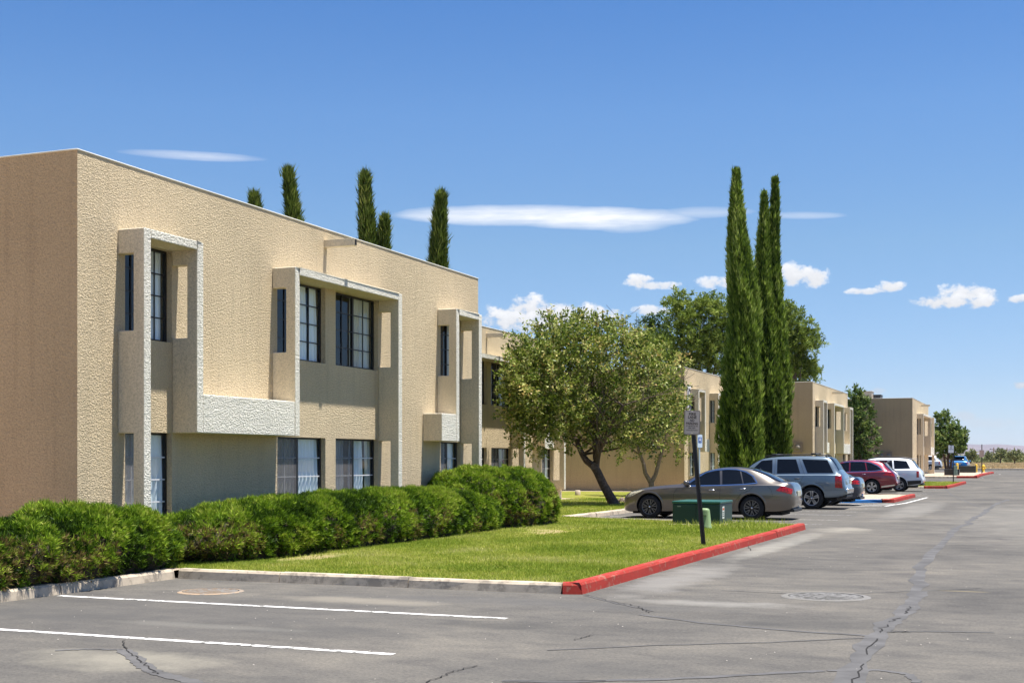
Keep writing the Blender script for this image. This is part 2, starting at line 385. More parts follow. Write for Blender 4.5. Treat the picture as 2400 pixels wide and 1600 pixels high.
def desert_mat():
    m, nt, p = newmat('dry_desert'); v = coords(nt)
    c = ramp(nt, ntex(nt, v, .05, 6, .6), [(.3, (.20, .17, .09)), (.5, (.36, .28, .16)), (.7, (.48, .37, .22))])
    nt.links.new(c, p.inputs['Base Color']); p.inputs['Roughness'].default_value = 1; return m
M['desert'] = desert_mat()
M['grass'] = foliage('grass_blades', [(0, (.08, .14, .01)), (.35, (.22, .30, .03)), (.65, (.38, .42, .07)), (1, (.62, .56, .25))], .4, .6, .2)
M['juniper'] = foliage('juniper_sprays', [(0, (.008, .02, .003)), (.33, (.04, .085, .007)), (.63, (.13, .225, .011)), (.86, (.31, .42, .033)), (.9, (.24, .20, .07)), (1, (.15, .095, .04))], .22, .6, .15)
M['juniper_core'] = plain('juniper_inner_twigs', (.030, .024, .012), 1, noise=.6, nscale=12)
M['myrtle'] = foliage('broadleaf_leaves', [(0, (.02, .04, .006)), (.3, (.09, .14, .012)), (.58, (.22, .27, .04)), (.85, (.50, .49, .16)), (1, (.50, .36, .13))], .32, .5, .25)
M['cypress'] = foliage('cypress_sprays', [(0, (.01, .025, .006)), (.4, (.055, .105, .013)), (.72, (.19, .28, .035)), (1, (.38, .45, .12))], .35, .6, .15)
M['cypress_dry'] = foliage('cypress_tops', [(0, (.03, .045, .01)), (.4, (.07, .11, .018)), (.75, (.17, .22, .04)), (1, (.34, .34, .1))], .35, .6, .15)
M['pine'] = foliage('pine_needles', [(0, (.04, .075, .012)), (.5, (.15, .21, .03)), (1, (.29, .34, .07))], .35, .6, .15)
M['tree'] = foliage('street_tree_leaves', [(0, (.025, .055, .015)), (.5, (.09, .15, .03)), (1, (.22, .26, .07))], .35, .5, .2)
M['bush'] = foliage('desert_bush_leaves', [(0, (.08, .10, .045)), (.5, (.17, .20, .085)), (1, (.30, .30, .15))], .2, .8, .1)
M['drygrass'] = foliage('dry_grass_blades', [(0, (.3, .22, .11)), (.5, (.5, .39, .22)), (1, (.68, .57, .37))], .3, .9, .1)
M['bark'] = plain('brown_bark', (.10, .07, .055), .95, noise=.45, nscale=14)
M['bark_pale'] = plain('pale_bark', (.2, .15, .11), .95, noise=.4, nscale=14)
M['dark'] = plain('dark_void', (.008, .008, .008), .9)
# ------------------------------------------------------------------ ground, asphalt, lawns, kerbs
def sheet(name, poly, z, mat, step=4., kind='structure', ybreaks=True):
    """flat polygon following the gentle rise of the site; cut every few metres of Y where the ground rises"""
    bm = bmesh.new(); vs = [bm.verts.new((x, y, 0)) for x, y in poly]; bm.faces.new(vs)
    ys = [p[1] for p in poly]; y = max(min(ys), 68)
    while y < min(max(ys), 112):
        y += step
        bmesh.ops.bisect_plane(bm, geom=bm.verts[:]+bm.edges[:]+bm.faces[:], plane_co=(0, y, 0), plane_no=(0, 1, 0))
    for v in bm.verts: v.co.z = h(v.co.y)+z
    bmesh.ops.recalc_face_normals(bm, faces=bm.faces)
    for f in bm.faces:
        if f.normal.z < 0: f.normal_flip()
    me = bpy.data.meshes.new(name); bm.to_mesh(me); bm.free(); me.materials.append(mat)
    o = bpy.data.objects.new(name, me); COL.objects.link(o)
    if kind: o['kind'] = kind
    return o
sheet('ground', [(-9000, -200), (9000, -200), (9000, 16000), (-9000, 16000)], -.05, M['desert'], 4)
sheet('road', [(-24, -14), (45, -14), (45, 172.7), (-24, 172.7)], 0, M['asphalt'], 4)
KH = .13
LAWN1 = [(-10.95, 15.07), (-5.2, 15.07), (-5.2, 31.05), (-8.39, 31.75), (-11.9, 33.25), (-11.9, 50.4), (-11.9, 60.1), (-11.9, 76.4), (-11.9, 87.2), (-30, 87.2), (-30, 15.3), (-10.95, 15.3)]
sheet('lawn', LAWN1, KH-.02, M['lawn'])
sheet('gravel_bed', [(-30, -14), (-10.95, -14), (-10.95, 15.3), (-30, 15.3)], KH-.02, M['gravel'])
sheet('gravel_strip', [(-17.9, 31), (-16.3, 31), (-16.3, 49.5), (-17.9, 49.5)], KH-.016, M['gravel'])
sheet('gravel_strip', [(-24, 61.0), (-15.2, 61.0), (-15.2, 62.4), (-24, 62.4)], KH-.016, M['gravel'])
ISL2 = [(-11.9, 50.4), (-7.15, 50.9), (-5.3, 52.1), (-5.2, 60.1), (-11.9, 60.1)]
ISL3 = [(-11.9, 76.4), (-5.0, 77.4), (-4.45, 86.6), (-11.9, 87.2)]
ISL4 = [(-24, 98.2), (-8.2, 98.45), (-4.3, 98.9), (-4.05, 126), (-24, 127)]
def inset(poly, d=.08):
    return poly
sheet('gravel_bed', ISL2, KH-.02, M['gravel']); sheet('lawn', ISL3, KH-.02, M['lawn']); sheet('gravel_bed', ISL4, KH-.02, M['gravel'])

def kerb(name, pts, mat, seg=1.9, w=.16, top=KH, ends=True):
    """kerb stones along a polyline; the polyline is the outer (road side) bottom edge, stones to its left"""
    mb = MB(); P = [Vector((x, y)) for x, y in pts]
    prof = [(0, -.02), (-.02, top-.03), (-.045, top), (-w, top), (-w, -.02)]   # (distance from edge, height)
    for a, b in zip(P[:-1], P[1:]):
        L = (b-a).length; n = max(1, round(L/seg)); t = (b-a)/L; left = Vector((-t.y, t.x))
        s0 = 0
        cuts = sorted([0, L]+[min(L-.3, max(.3, (i+rng.uniform(-.18, .18))*L/n)) for i in range(1, n)])
        for c0, c1 in zip(cuts[:-1], cuts[1:]):
            dz = rng.uniform(-.006, .006); do = rng.uniform(-.006, .006)
            sub = max(1, int((c1-c0)/.35)); vs = []
            for k in range(sub+1):
                u = c0+.006+(c1-c0-.012)*k/sub; q = a+t*u
                for i, (d, z) in enumerate(prof):
                    j = rng.uniform(-.004, .004) if 0 < i < 4 else 0
                    e = q-left*(d-do+j)*1.0
                    vs.append((e.x, e.y, h(e.y)+z+(dz+j if z > 0 else 0)))
            m = len(prof)
            fs = [(k*m+i, k*m+i+1, (k+1)*m+i+1, (k+1)*m+i) for k in range(sub) for i in range(m-1)]
            fs += [tuple(range(m)), tuple(range(sub*m, sub*m+m))[::-1]]
            mb.add(vs, fs)
    o = mb.build(name, mat, weld=False); o['kind'] = 'structure'; return o
kerb('kerb', [(-10.9, -12), (-10.9, 14.95)], M['kerb'], 2.0)
kerb('kerb', [(-10.88, 14.97), (-5.35, 14.95)], M['kerb'], 1.9)
kerb('red_kerb', [(-5.33, 14.93), (-5.1, 15.0), (-5.08, 31.05)], M['redkerb'], 3.2, .17, .14)
kerb('kerb', [(-5.25, 31.12), (-8.4, 31.85), (-11.74, 33.3), (-11.74, 50.3)], M['kerb'], 2.4, .17)
kerb('blue_kerb', [(-11.8, 50.3), (-7.15, 50.8), (-5.62, 51.9)], M['bluekerb'], 2.4)
kerb('red_kerb', [(-5.6, 51.92), (-5.2, 52.15), (-5.1, 60.1)], M['redkerb'], 3.2, .2, .15)
kerb('kerb', [(-5.1, 60.2), (-11.74, 60.2), (-11.74, 76.3)], M['kerb'], 3)
kerb('kerb', [(-11.74, 76.3), (-6.1, 77.2)], M['kerb'], 3)
kerb('red_kerb', [(-6.08, 77.2), (-4.86, 77.4), (-4.33, 86.7)], M['redkerb'], 3.2, .2, .15)
kerb('kerb', [(-4.4, 86.75), (-24, 87.3)], M['kerb'], 3)
kerb('kerb', [(-23, 98.1), (-8.2, 98.4), (-5.6, 98.7)], M['kerb'], 3)
kerb('red_kerb', [(-5.58, 98.7), (-4.2, 98.85), (-3.95, 126)], M['redkerb'], 3.2, .25, .16)
kerb('kerb', [(-24, 172.4), (45, 172.4)], M['kerb'], 4, .3, .2)

def strip(mb, pts, w, z=.004, jit=0, m=0):
    P = [Vector(p) for p in pts]; vs = []
    for i, p in enumerate(P):
        t = (P[min(i+4, len(P)-1)]-P[max(i-4, 0)]).normalized(); nn = Vector((-t.y, t.x))
        ww = w[i] if isinstance(w, list) else w
        a, b = (ww/2*(1+rng.uniform(-jit, jit)), ww/2*(1+rng.uniform(-jit, jit)))
        for s_, q in ((1, a), (-1, b)):
            e = p+nn*q*s_; vs.append((e.x, e.y, h(e.y)+z))
    mb.add(vs, [(2*i, 2*i+1, 2*i+3, 2*i+2) for i in range(len(P)-1)], m)
def marking(name, segs, w, mat, z=.004):
    mb = MB()
    for a, b in segs: strip(mb, [a, b], w, z)
    o = mb.build(name, mat, weld=False)
    for p in o.data.polygons:
        pass
    o['kind'] = 'structure'; return o
marking('road_marking', [((-10.8, 12.55), (-5.03, 12.42)), ((-10.85, 9.86), (-4.97, 9.78)), ((-10.8, 7.2), (-5, 7.1))], .095, M['line'])
marking('road_marking', [((-11.5, 33.5), (-5.1, 33.55)), ((-11.5, 36.3), (-5.08, 36.24)), ((-11.5, 39.6), (-5.1, 39.68)), ((-11.5, 42.3), (-5.1, 42.3)), ((-11.5, 45.2), (-5.1, 45.2))], .09, M['line_faint'])
marking('road_marking', [((-11.5, 48.0), (-5.2, 48.0)), ((-8.6, 50.2), (-5.1, 50.35)), ((-5.1, 48.0), (-4.75, 51.9)), ((-4.75, 51.9), (-4.6, 60.0))] +
        [((-11+i*1.25, 48.1), (-9.9+i*1.25, 50.2)) for i in range(5)], .1, M['line'])
marking('road_marking', [((-11.5, 63.0), (-5.1, 63.0)), ((-11.5, 66.3), (-5.1, 66.3)), ((-11.5, 69.1), (-5.1, 69.1)), ((-11.5, 72), (-5.1, 72)), ((-11.5, 75), (-5.1, 75))], .1, M['line_faint'])
marking('road_marking', [((-3.9, 99.5), (-3.2, 118)), ((3.0, 150), (4.6, 158))], .12, M['line'])

def wig(pts, n=10, amp=.05):
    out = []; P = [Vector(p) for p in pts]
    for a, b in zip(P[:-1], P[1:]):
        for i in range(n):
            q = a.lerp(b, i/n); out.append((q.x+rng.normal()*amp, q.y+rng.normal()*amp))
    out.append(tuple(P[-1])); return out
def gpx(x, y): # point on the flat part of the road seen at that survey reading
    d = 3100*CAMH/(y-1079); return atd(x, d)
seal = MB(); crk = MB()
main = [gpx(*p) for p in [(1985, 1620), (2005, 1560), (2032, 1520), (2062, 1485), (2075, 1462), (2110, 1445), (2128, 1425), (2145, 1402), (2155, 1385)]]
mw = wig(main, 5, .006); strip(seal, mw, [.19+.05*math.sin(i*.7)+.03*math.sin(i*1.9) for i in range(len(mw))], .004, .06)
cpt = wig([gpx(*p) for p in [(2000, 1600), (2030, 1540), (2060, 1488), (2075, 1462), (2108, 1448), (2130, 1425), (2148, 1395)]], 10, .016)
for i in range(0, len(cpt)-8, 11): strip(crk, cpt[i:i+8], .012, .008, .4)
far = [gpx(*p) for p in [(2150, 1385), (2160, 1330), (2235, 1240), (2270, 1225), (2300, 1205), (2335, 1180), (2365, 1170)]]
fw = wig(far, 8, .03); strip(seal, fw, [.12+.07*abs(math.sin(i*.5)) for i in range(len(fw))], .0045, .15)
for pts, w in ([[(1370, 1395), (1450, 1415), (1500, 1425), (1530, 1432)], .03], [[(1500, 1440), (1650, 1460), (1850, 1478), (2040, 1490)], .07], [[(2080, 1480), (2200, 1480), (2330, 1482)], .05],
               [[(1180, 1595), (1300, 1598), (1600, 1590), (1850, 1576), (1930, 1572)], .085], [[(1940, 1572), (2060, 1570), (2130, 1580), (2150, 1600)], .07],
               [[(1280, 1524), (1500, 1513), (1800, 1505), (2030, 1495)], .035], [[(1690, 1383), (1850, 1391), (1990, 1396)], .03], [[(2000, 1391), (2120, 1386), (2300, 1378)], .03],
               [[(1840, 1332), (2000, 1336), (2200, 1338)], .025], [[(1980, 1276), (2100, 1277), (2300, 1277)], .03], [[(130, 1524), (200, 1521), (288, 1522)], .06],
               [[(288, 1522), (320, 1545), (352, 1570), (375, 1580), (430, 1592), (480, 1605)], .13], [[(1990, 1215), (2060, 1218), (2130, 1216)], .03], [[(2200, 1130), (2230, 1160), (2300, 1190)], .05], [[(2240, 1255), (2350, 1262)], .04]):
    q = wig([gpx(*p) for p in pts], 8, .008); strip(seal, q, [w*(.8+.3*abs(math.sin(i*.6))) for i in range(len(q))], .005, .12)
for pts in ([(288, 1500), (296, 1522), (330, 1550), (352, 1568), (372, 1580)], [(1370, 1393), (1450, 1413), (1495, 1421), (1520, 1436)], [(1000, 1600), (1060, 1575), (1120, 1560)], [(1690, 1262), (1750, 1275), (1760, 1290)],
            [(1345, 1500), (1390, 1488)], [(2075, 1482), (2130, 1480)], [(1180, 1597), (1420, 1596)]):
    strip(crk, wig([gpx(*p) for p in pts], 10, .010), .011, .009, .5)
for m_, nm, mt in ((seal, 'road_seal', M['seal']), (crk, 'road_crack', M['crack'])):
    o = m_.build(nm, mt, weld=False); o['kind'] = 'structure'
# small stones scattered on the asphalt
def pebbles():
    V, F = [], []; n = 260
    for i in range(n):
        x = rng.uniform(-10.5, 4); y = rng.uniform(8.5, 26) if i % 3 else rng.uniform(8.5, 14)
        if x < -5.4 and y > 14.7: continue
        r = rng.uniform(.004, .010); b = len(V)
        for k in range(5):
            w = k*1.257; V.append((x+r*math.cos(w)*rng.uniform(.6, 1.2), y+r*math.sin(w), .004))
        V.append((x, y, .004+r*.9))
        for k in range(5): F.append((b+k, b+(k+1) % 5, b+5))
    V = np.array(V); F = np.array(F); o = fastmesh('road_grit', V, F, None, plain('grit', (.26, .24, .21), .9)); tag(o, 'small stones and grit scattered on the grey asphalt', 'grit', kind='stuff')
pebbles()
def manhole(px, py, r, label, rim=.06, tone=(.26, .25, .23)):
    x, y = gpx(px, py); t = MB()
    t.lathe([(0, .009), (r, .009), (r, .003)], 'z', (0, 0, 0), 36, 0, False)
    root = t.build('manhole_cover', worn_paint('cast_iron_cover', tuple(q*.45 for q in tone), .45, (.16, .155, .15), 14))
    root.location = (x, y, 0); tag(root, label, 'manhole cover')
    q = MB(); q.lathe([(r+.012, .004), (r+.014, .012), (r+rim, .010), (r+rim+.02, .003)], 'z', (0, 0, 0), 36, 0, False)
    q.build('frame_ring', worn_paint('ring_mortar', tone, .42, (.16, .155, .15), 10), root)
manhole(1935, 1398, .42, 'round iron manhole cover in the open driveway', .08, (.15, .143, .13))
manhole(494, 1386, .33, 'small round cover in the parking bay near the concrete kerb', .05, (.3, .22, .15))

# ------------------------------------------------------------------ apartment buildings
BL, BH, BD = 14.62, 6.08, 13.0
def slab(ur, vr, holes, t0, t1, axis):
    """slab with rectangular holes. axis: 'x' -> u=y, v=z, thickness along x;  'y' -> u=x, v=z, thickness along y"""
    us = sorted({ur[0], ur[1], *[q for a in holes for q in a[:2] if ur[0] < q < ur[1]]}); vs = sorted({vr[0], vr[1], *[q for a in holes for q in a[2:] if vr[0] < q < vr[1]]})
    def solid(i, j):
        if not (0 <= i < len(us)-1 and 0 <= j < len(vs)-1): return False
        u, v = (us[i]+us[i+1])/2, (vs[j]+vs[j+1])/2
        return not any(a[0] < u < a[1] and a[2] < v < a[3] for a in holes)
    mb = MB()
    def P(u, v, t): return (t, u, v) if axis == 'x' else (u, t, v)
    for i in range(len(us)-1):
        for j in range(len(vs)-1):
            if not solid(i, j): continue
            a, b, c, d = us[i], us[i+1], vs[j], vs[j+1]
            for t in (t0, t1): mb.add([P(a, c, t), P(b, c, t), P(b, d, t), P(a, d, t)], [(0, 1, 2, 3)])
            for di, dj, e in ((-1, 0, ((a, c), (a, d))), (1, 0, ((b, c), (b, d))), (0, -1, ((a, c), (b, c))), (0, 1, ((a, d), (b, d)))):
                if not solid(i+di, j+dj): mb.add([P(*e[0], t0), P(*e[1], t0), P(*e[1], t1), P(*e[0], t1)], [(0, 1, 2, 3)])
    return mb
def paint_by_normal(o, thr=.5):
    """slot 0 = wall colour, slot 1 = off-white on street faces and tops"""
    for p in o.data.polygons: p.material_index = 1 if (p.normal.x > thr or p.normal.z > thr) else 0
UP, LO = (3.48, 4.94), (.56, 2.04)
WINS = [('u', 1.07, 2.235), ('u', 5.375, 7.12), ('u', 7.52, 9.315), ('u', 12.425, 13.56), ('l', 1.07, 2.235), ('l', 5.375, 7.12), ('l', 7.52, 9.315), ('l', 12.425, 13.56)]
UNITS = [((.90, 1.07), (2.24, 2.41), 'L'), ((5.21, 5.37), (9.32, 9.49), 'R'), ((12.25, 12.42), (13.56, 13.74), 'R')]   # fins, and which fin runs to the ground
BANDS = [(2.41, 5.21), (11.47, 12.25)]
# curtain layout per window: (start, end as fractions of the width, material, depth of fold)
CURT = {0: [(.50, .98, 'curtain', .03)], 1: [(.50, .74, 'curtain', .035), (.80, .99, 'curtain', .04)], 2: [(.52, .99, 'curtain_warm', .012)], 3: [(.55, .95, 'curtain_warm', .02)],
        4: [(.05, .98, 'curtain', .035)], 5: [(.0, .47, 'curtain_warm', .02), (.5, 1, 'curtain', .045)], 6: [(.0, .35, 'curtain', .03), (.52, .8, 'curtain', .04), (.85, 1, 'curtain_warm', .02)], 7: [(.0, .98, 'curtain', .03)]}
def make_building(name, label, mir=False, length=BL, units=UNITS, bands=BANDS, wins=WINS, depth=BD, loc=(0, 0, 0), group='two storey tan stucco apartment blocks', cap=True, scup=7.12, zoff=0.):
    root = thing(name, label, 'building', loc, 0, group)
    fy = (lambda a, b: (length-b, length-a)) if mir else (lambda a, b: (a, b))
    z0 = -.3
    holes = []
    for k, a, b in wins:
        a, b = fy(a, b); holes.append((a, b, *(UP if k == 'u' else LO)))
    w = slab((0, length), (z0, BH), holes, 0, -.2, 'x')
    w.box(-depth, -.2, 0, .2, z0, BH); w.box(-depth, -.2, length-.2, length, z0, BH); w.box(-depth, -depth+.2, .2, length-.2, z0, BH)
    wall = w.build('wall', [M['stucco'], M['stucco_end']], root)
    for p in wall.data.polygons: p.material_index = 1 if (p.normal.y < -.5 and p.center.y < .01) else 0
    f = MB(); f.box(-depth+.2, -.2, .2, length-.2, 2.5, 2.8); f.box(-depth+.2, -.2, .2, length-.2, 5.35, 5.6); f.box(-depth+.2, -.2, .2, length-.2, z0, .3)
    f.build('floor_slab', M['interior'], root)
    f = MB(); f.box(-2.2, -2.1, .2, length-.2, .3, 5.35); f.build('inner_partition', M['interior'], root)
    r = MB(); r.box(-depth+.2, -.2, .2, length-.2, 5.6, 5.62); r.build('roof', M['roofing'], root)
    # parapet coping : thin pale strip, slightly rounded and proud
    c = MB(); e = .012; n = 40
    c.box(-.22, e, -e, length+e, BH, BH+.02); c.box(-depth-e, -.22, -e, .22, BH, BH+.02); c.box(-depth-e, -.22, length-.22, length+e, BH, BH+.02); c.box(-depth-e, -depth+.22, .22, length-.22, BH, BH+.02)
    c.build('parapet_coping', M['cap'], root, .008)
    P = .48
    for (La, Lb), (Ra, Rb), leg in units:
        a0, a1 = fy(La, Lb); b0, b1 = fy(Ra, Rb)
        if mir: (a0, a1), (b0, b1) = (b0, b1), (a0, a1); leg_ = {'L': 'R', 'R': 'L'}[leg]
        else: leg_ = leg
        out = MB()
        for (y0, y1), side in (((a0, a1), 'L'), ((b0, b1), 'R')):
            hl = [(-.1, .285, 3.55, 4.71)]
            zb = 2.04
            if leg_ == side: hl.append((-.1, .285, .86, 2.01)); zb = .50
            s = slab((0, P), (zb, 5.08), [(max(0, q[0]), q[1], q[2], q[3]) for q in hl], y0, y1, 'y'); out.add(s.v, s.f)
            if leg_ == side: out.box(0.002, .30, y0+.012, y1-.012, z0, .498)
        out.box(0, P, a1, b0, 4.94, 5.08)
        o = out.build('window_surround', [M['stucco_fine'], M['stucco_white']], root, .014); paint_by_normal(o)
    for a, b in bands:
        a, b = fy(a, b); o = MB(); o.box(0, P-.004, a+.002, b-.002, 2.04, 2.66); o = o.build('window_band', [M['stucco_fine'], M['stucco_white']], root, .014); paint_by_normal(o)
    if scup is not None:
        a, b = fy(scup-.06, scup+.06)
        s = slab((0, .66), (5.73, 5.87), [], a, b, 'y'); sc = s.build('roof_scupper', M['stucco_fine'], root, .004)
        k = MB(); k.box(.655, .668, a+.02, b-.02, 5.745, 5.855); k.build('scupper_mouth', M['dark'], sc)
    for i, (k, a, b) in enumerate(wins):
        a, b = fy(a, b); zl, zh = UP if k == 'u' else LO
        X0 = -.10; fw = .035
        fr = MB(); fr.box(X0-.06, X0, a, a+fw, zl, zh); fr.box(X0-.06, X0, b-fw, b, zl, zh); fr.box(X0-.06, X0, a+fw, b-fw, zl, zl+fw); fr.box(X0-.06, X0, a+fw, b-fw, zh-fw, zh)
        m = (a+b)/2; fr.box(X0-.055, X0-.005, m-.03, m+.03, zl+fw, zh-fw)
        win = fr.build('window', M['bronze'], root)
        mu = MB(); rows = 4
        for (p0, p1, side) in ((a+fw, m-.03, 0), (m+.03, b-fw, 1)):
            t = .011; xo = X0-.015
            for q in range(1, rows):
                z = zl+fw+(zh-zl-2*fw)*q/rows; mu.box(xo-.012, xo, p0, p1, z-t, z+t)
            if k == 'u' or side == 0: mu.box(xo-.0135, xo+.0015, (p0+p1)/2-t, (p0+p1)/2+t, zl+fw, zh-fw)
        mu.build('muntins', M['bronze'] if k == 'u' else M['white_muntin'], win)
        g = MB(); g.add([(X0-.03, a+fw, zl+fw), (X0-.03, b-fw, zl+fw), (X0-.03, b-fw, zh-fw), (X0-.03, a+fw, zh-fw)], [(0, 1, 2, 3)]); g.build('pane', M['glass'], win)
        if k == 'l': s = MB(); s.add([(X0-.008, a+fw, zl+fw), (X0-.008, m-.03, zl+fw), (X0-.008, m-.03, zh-fw), (X0-.008, a+fw, zh-fw)], [(0, 1, 2, 3)]); s.build('insect_screen', M['screen'], win)
        c = MB(); any_ = False
        for s0, s1, mt, dp in CURT.get(i % 8, []):
            y0, y1 = a+(b-a)*s0, a+(b-a)*s1; n = int((y1-y0)/.012)+2; vs = []
            ph = rng.uniform(0, 6)
            for q in range(n):
                y = y0+(y1-y0)*q/(n-1); wv = math.sin(y*2*math.pi/.125+ph+1.1*math.sin(y*7))
                for z in (zl-.05, (zl+zh)/2, zh): vs.append((X0-.10+dp*1.2*wv*(1 if z < zh else .4), y, z))
            c.add(vs, [(3*q+r_, 3*q+3+r_, 3*q+4+r_, 3*q+1+r_) for q in range(n-1) for r_ in (0, 1)], 0 if mt == 'curtain' else 1, True); any_ = True
        if any_: c.build('curtain', [M['curtain'], M['curtain_warm']], win)
    return root
bldA = make_building('apartment_building', 'nearest tan stucco apartment building behind the juniper hedge, with wide corner end wall', loc=(-12.91, 15.38, 0))
bldB = copy_tree(bldA); bldB.location = (-17.34, 33.90, 0); bldB['label'] = 'tan stucco apartment building set back behind the broad leafy tree'
bldC = make_building('apartment_building', 'tan apartment building between the leafy tree and the tall cypresses', True, loc=(-15.93, 62.09, 0))
bldD = copy_tree(bldC); bldD.location = (-12.09, 76.24, 0); bldD['label'] = 'tan apartment building just right of the tall cypresses, behind the blue-grey SUV'
U_E = [((3.6, 3.77), (10.6, 10.77), 'L'), ((13.75, 13.9), (14.2, 14.34), 'R')]
W_E = [('u', 3.77, 5.6), ('u', 6.0, 7.9), ('u', 8.5, 10.5), ('l', 3.77, 5.6), ('l', 6.0, 7.9), ('l', 8.5, 10.5)]
bldE = make_building('apartment_building', 'farthest tan apartment building, with cooling units on its roof', False, 14.35, U_E, [(10.77, 13.75)], W_E, 15, (-8.57, 98.5, 0), scup=7.0)
# electricity meter boxes on the end walls
def meter_box(x, y, z, label, n=2):
    t = thing('meter_box', label, 'meter box', (x, y, z), group='meter boxes on end walls')
    b = MB(); b.box(-.5, .5, -.14, 0, -.3, .3); b.build('cabinet', plain('tan_metal_box', (.30, .21, .14), .6), t, .015)
    for i in range(n):
        d = MB(); xx = (i-(n-1)/2)*.52; d.lathe([(0, -.22), (.12, -.22), (.12, -.14)], 'y', (xx, 0, 0), 18); d.lathe([(.121, -.2), (.155, -.19), (.155, -.14)], 'y', (xx, 0, 0), 18)
        d.build('meter', plain('meter_dial', (.26, .22, .16), .5), t)
meter_box(onY(1859, 76.1), 76.23, 2.35, 'tan electricity meter box on the wall beside the tall cypress')
meter_box(onY(2074, 98.4), 98.49, 1.95, 'tan electricity meter box on the farthest building end wall')
# rooftop coolers
def cooler(px0, px1, y, ytop, ybase, label, col):
    d = -onY(px0, y)*ST+y*CT; x0, x1 = onY(px0, y), onY(px1, y); zt = CAMH+(1079-ytop)*d/3100
    t = thing('cooling_unit', label, 'cooling unit', ((x0+x1)/2, y+.6, 5.62), group='cooling units on the farthest roof')
    w = (x1-x0)/2; b = MB(); b.box(-w, w, -.6, .8, .12, zt-5.62-.05); b.build('cabinet', plain('cooler_metal', col, .5, .1, noise=.1), t, .03)
    c = MB(); c.box(-w-.03, w+.03, -.63, .83, zt-5.62-.05, zt-5.62); c.build('lid', plain('cooler_lid', tuple(q*1.1 for q in col), .5), t, .01)
    l = MB()
    for k in range(7): zz = .25+k*(zt-5.62-.5)/7; l.box(-w*.8, w*.8, -.62, -.6, zz, zz+.03)
    l.build('louvre', plain('cooler_louvre', tuple(q*.5 for q in col), .5), t)
cooler(2016, 2043, 103, 916.5, 932, 'tall tan cooling box on the farthest roof', (.5, .42, .32))
cooler(2044.5, 2064, 104, 924.5, 932, 'low dark cooling box beside the tan one on the farthest roof', (.06, .06, .06))
# letter sign at the corner of building C
ls = thing('building_sign', 'white vertical sign with dark letter on the wall corner right of the tree', 'sign', (-15.93, 62.09+.78, 4.6))
b = MB(); b.box(.002, .05, -.32, .32, -.62, .62); b.build('panel', plain('sign_white', (.75, .75, .78), .5), ls, .01)
def text(name, body, size, mat, parent, loc, rot, ext=.002, align='CENTER', sx=1., bold=0):
    cu = bpy.data.curves.new(name, 'FONT'); cu.body = body; cu.size = size; cu.align_x = align; cu.align_y = 'CENTER'; cu.extrude = ext; cu.offset = bold
    tmp = bpy.data.objects.new('tmp', cu); COL.objects.link(tmp); dg = bpy.context.evaluated_depsgraph_get(); dg.update()
    me = bpy.data.meshes.new_from_object(tmp.evaluated_get(dg)); bpy.data.objects.remove(tmp)
    me.materials.clear(); me.materials.append(mat); o = bpy.data.objects.new(name, me); COL.objects.link(o); o.parent = parent
    o.location = loc; o.rotation_euler = rot; o.scale = (sx, 1, 1); return o
M['ink'] = plain('sign_ink', (.035, .02, .018), .6); M['ink2'] = plain('dark_blue_ink', (.04, .04, .08), .6)
text('letter', 'O', .62, M['ink2'], ls, (.054, 0, .22), (R(90), 0, R(90)), bold=.02)
text('letter', '28', .34, M['ink2'], ls, (.054, 0, -.33), (R(90), 0, R(90)), bold=.01)
# ------------------------------------------------------------------ grass
def inpoly(x, y, poly):
    c = np.zeros(len(x), bool); j = len(poly)-1
    for i in range(len(poly)):
        xi, yi = poly[i]; xj, yj = poly[j]
        m = ((yi > y) != (yj > y)) & (x < (xj-xi)*(y-yi)/((yj-yi) or 1e-9)+xi); c ^= m; j = i
    return c
def vnoise(x, y, s, seed=0):
    """smooth value noise"""
    g = np.random.default_rng(seed).random((64, 64)); x, y = np.asarray(x)*s, np.asarray(y)*s
    xi, yi = np.floor(x).astype(int), np.floor(y).astype(int); fx, fy = x-xi, y-yi; fx = fx*fx*(3-2*fx); fy = fy*fy*(3-2*fy)
    G = lambda a, b: g[a % 64, b % 64]
    return (G(xi, yi)*(1-fx)+G(xi+1, yi)*fx)*(1-fy)+(G(xi, yi+1)*(1-fx)+G(xi+1, yi+1)*fx)*fy
def hv(Y): t = np.clip((Y-70)/40., 0, 1); return .45*t*t*(3-2*t)
GV, GF, GT, base = [], [], [], 0
def grass_patch(x0, x1, y0, y1, n, poly, lmin=.03, lmax=.06, wid=.008):
    global base
    x = rng.uniform(x0, x1, n); y = rng.uniform(y0, y1, n); k = inpoly(x, y, poly); x, y = x[k], y[k]
    dirt = np.zeros(len(x))
    for a, b, ra, rb in DIRT: dirt = np.maximum(dirt, 1-((x-a)/ra)**2-((y-b)/rb)**2+(vnoise(x, y, 5, 9)-.5)*1.2)
    k = (dirt < .1) | (rng.random(len(x)) < .12); x, y = x[k], y[k]; n = len(x)
    P = np.stack([x, y, hv(y)+KH-.02], 1); D = np.stack([rng.normal(0, .45, n), rng.normal(0, .45, n), np.ones(n)], 1)
    L = rng.uniform(lmin, lmax, n)*(.65+.7*vnoise(x, y, 1.3, 3)); V, F = blades(P, D, L, np.full(n, wid)*rng.uniform(.7, 1.3, n))
    t = .25+.5*vnoise(x, y, .7, 1)*.9+.25*(vnoise(x, y, 2.6, 2)-.3)+rng.normal(0, .13, n)
    GV.append(V); GF.append(F+base); GT.append(np.clip(t, 0, 1)); base += len(V)
grass_patch(-10.8, -5.28, 15.12, 20, 60000, LAWN1, .03, .055, .009)
grass_patch(-11.7, -10.75, 15.3, 17, 6000, LAWN1, .03, .055, .009)
grass_patch(-10.8, -5.28, 20, 26, 45000, LAWN1, .03, .06, .011)
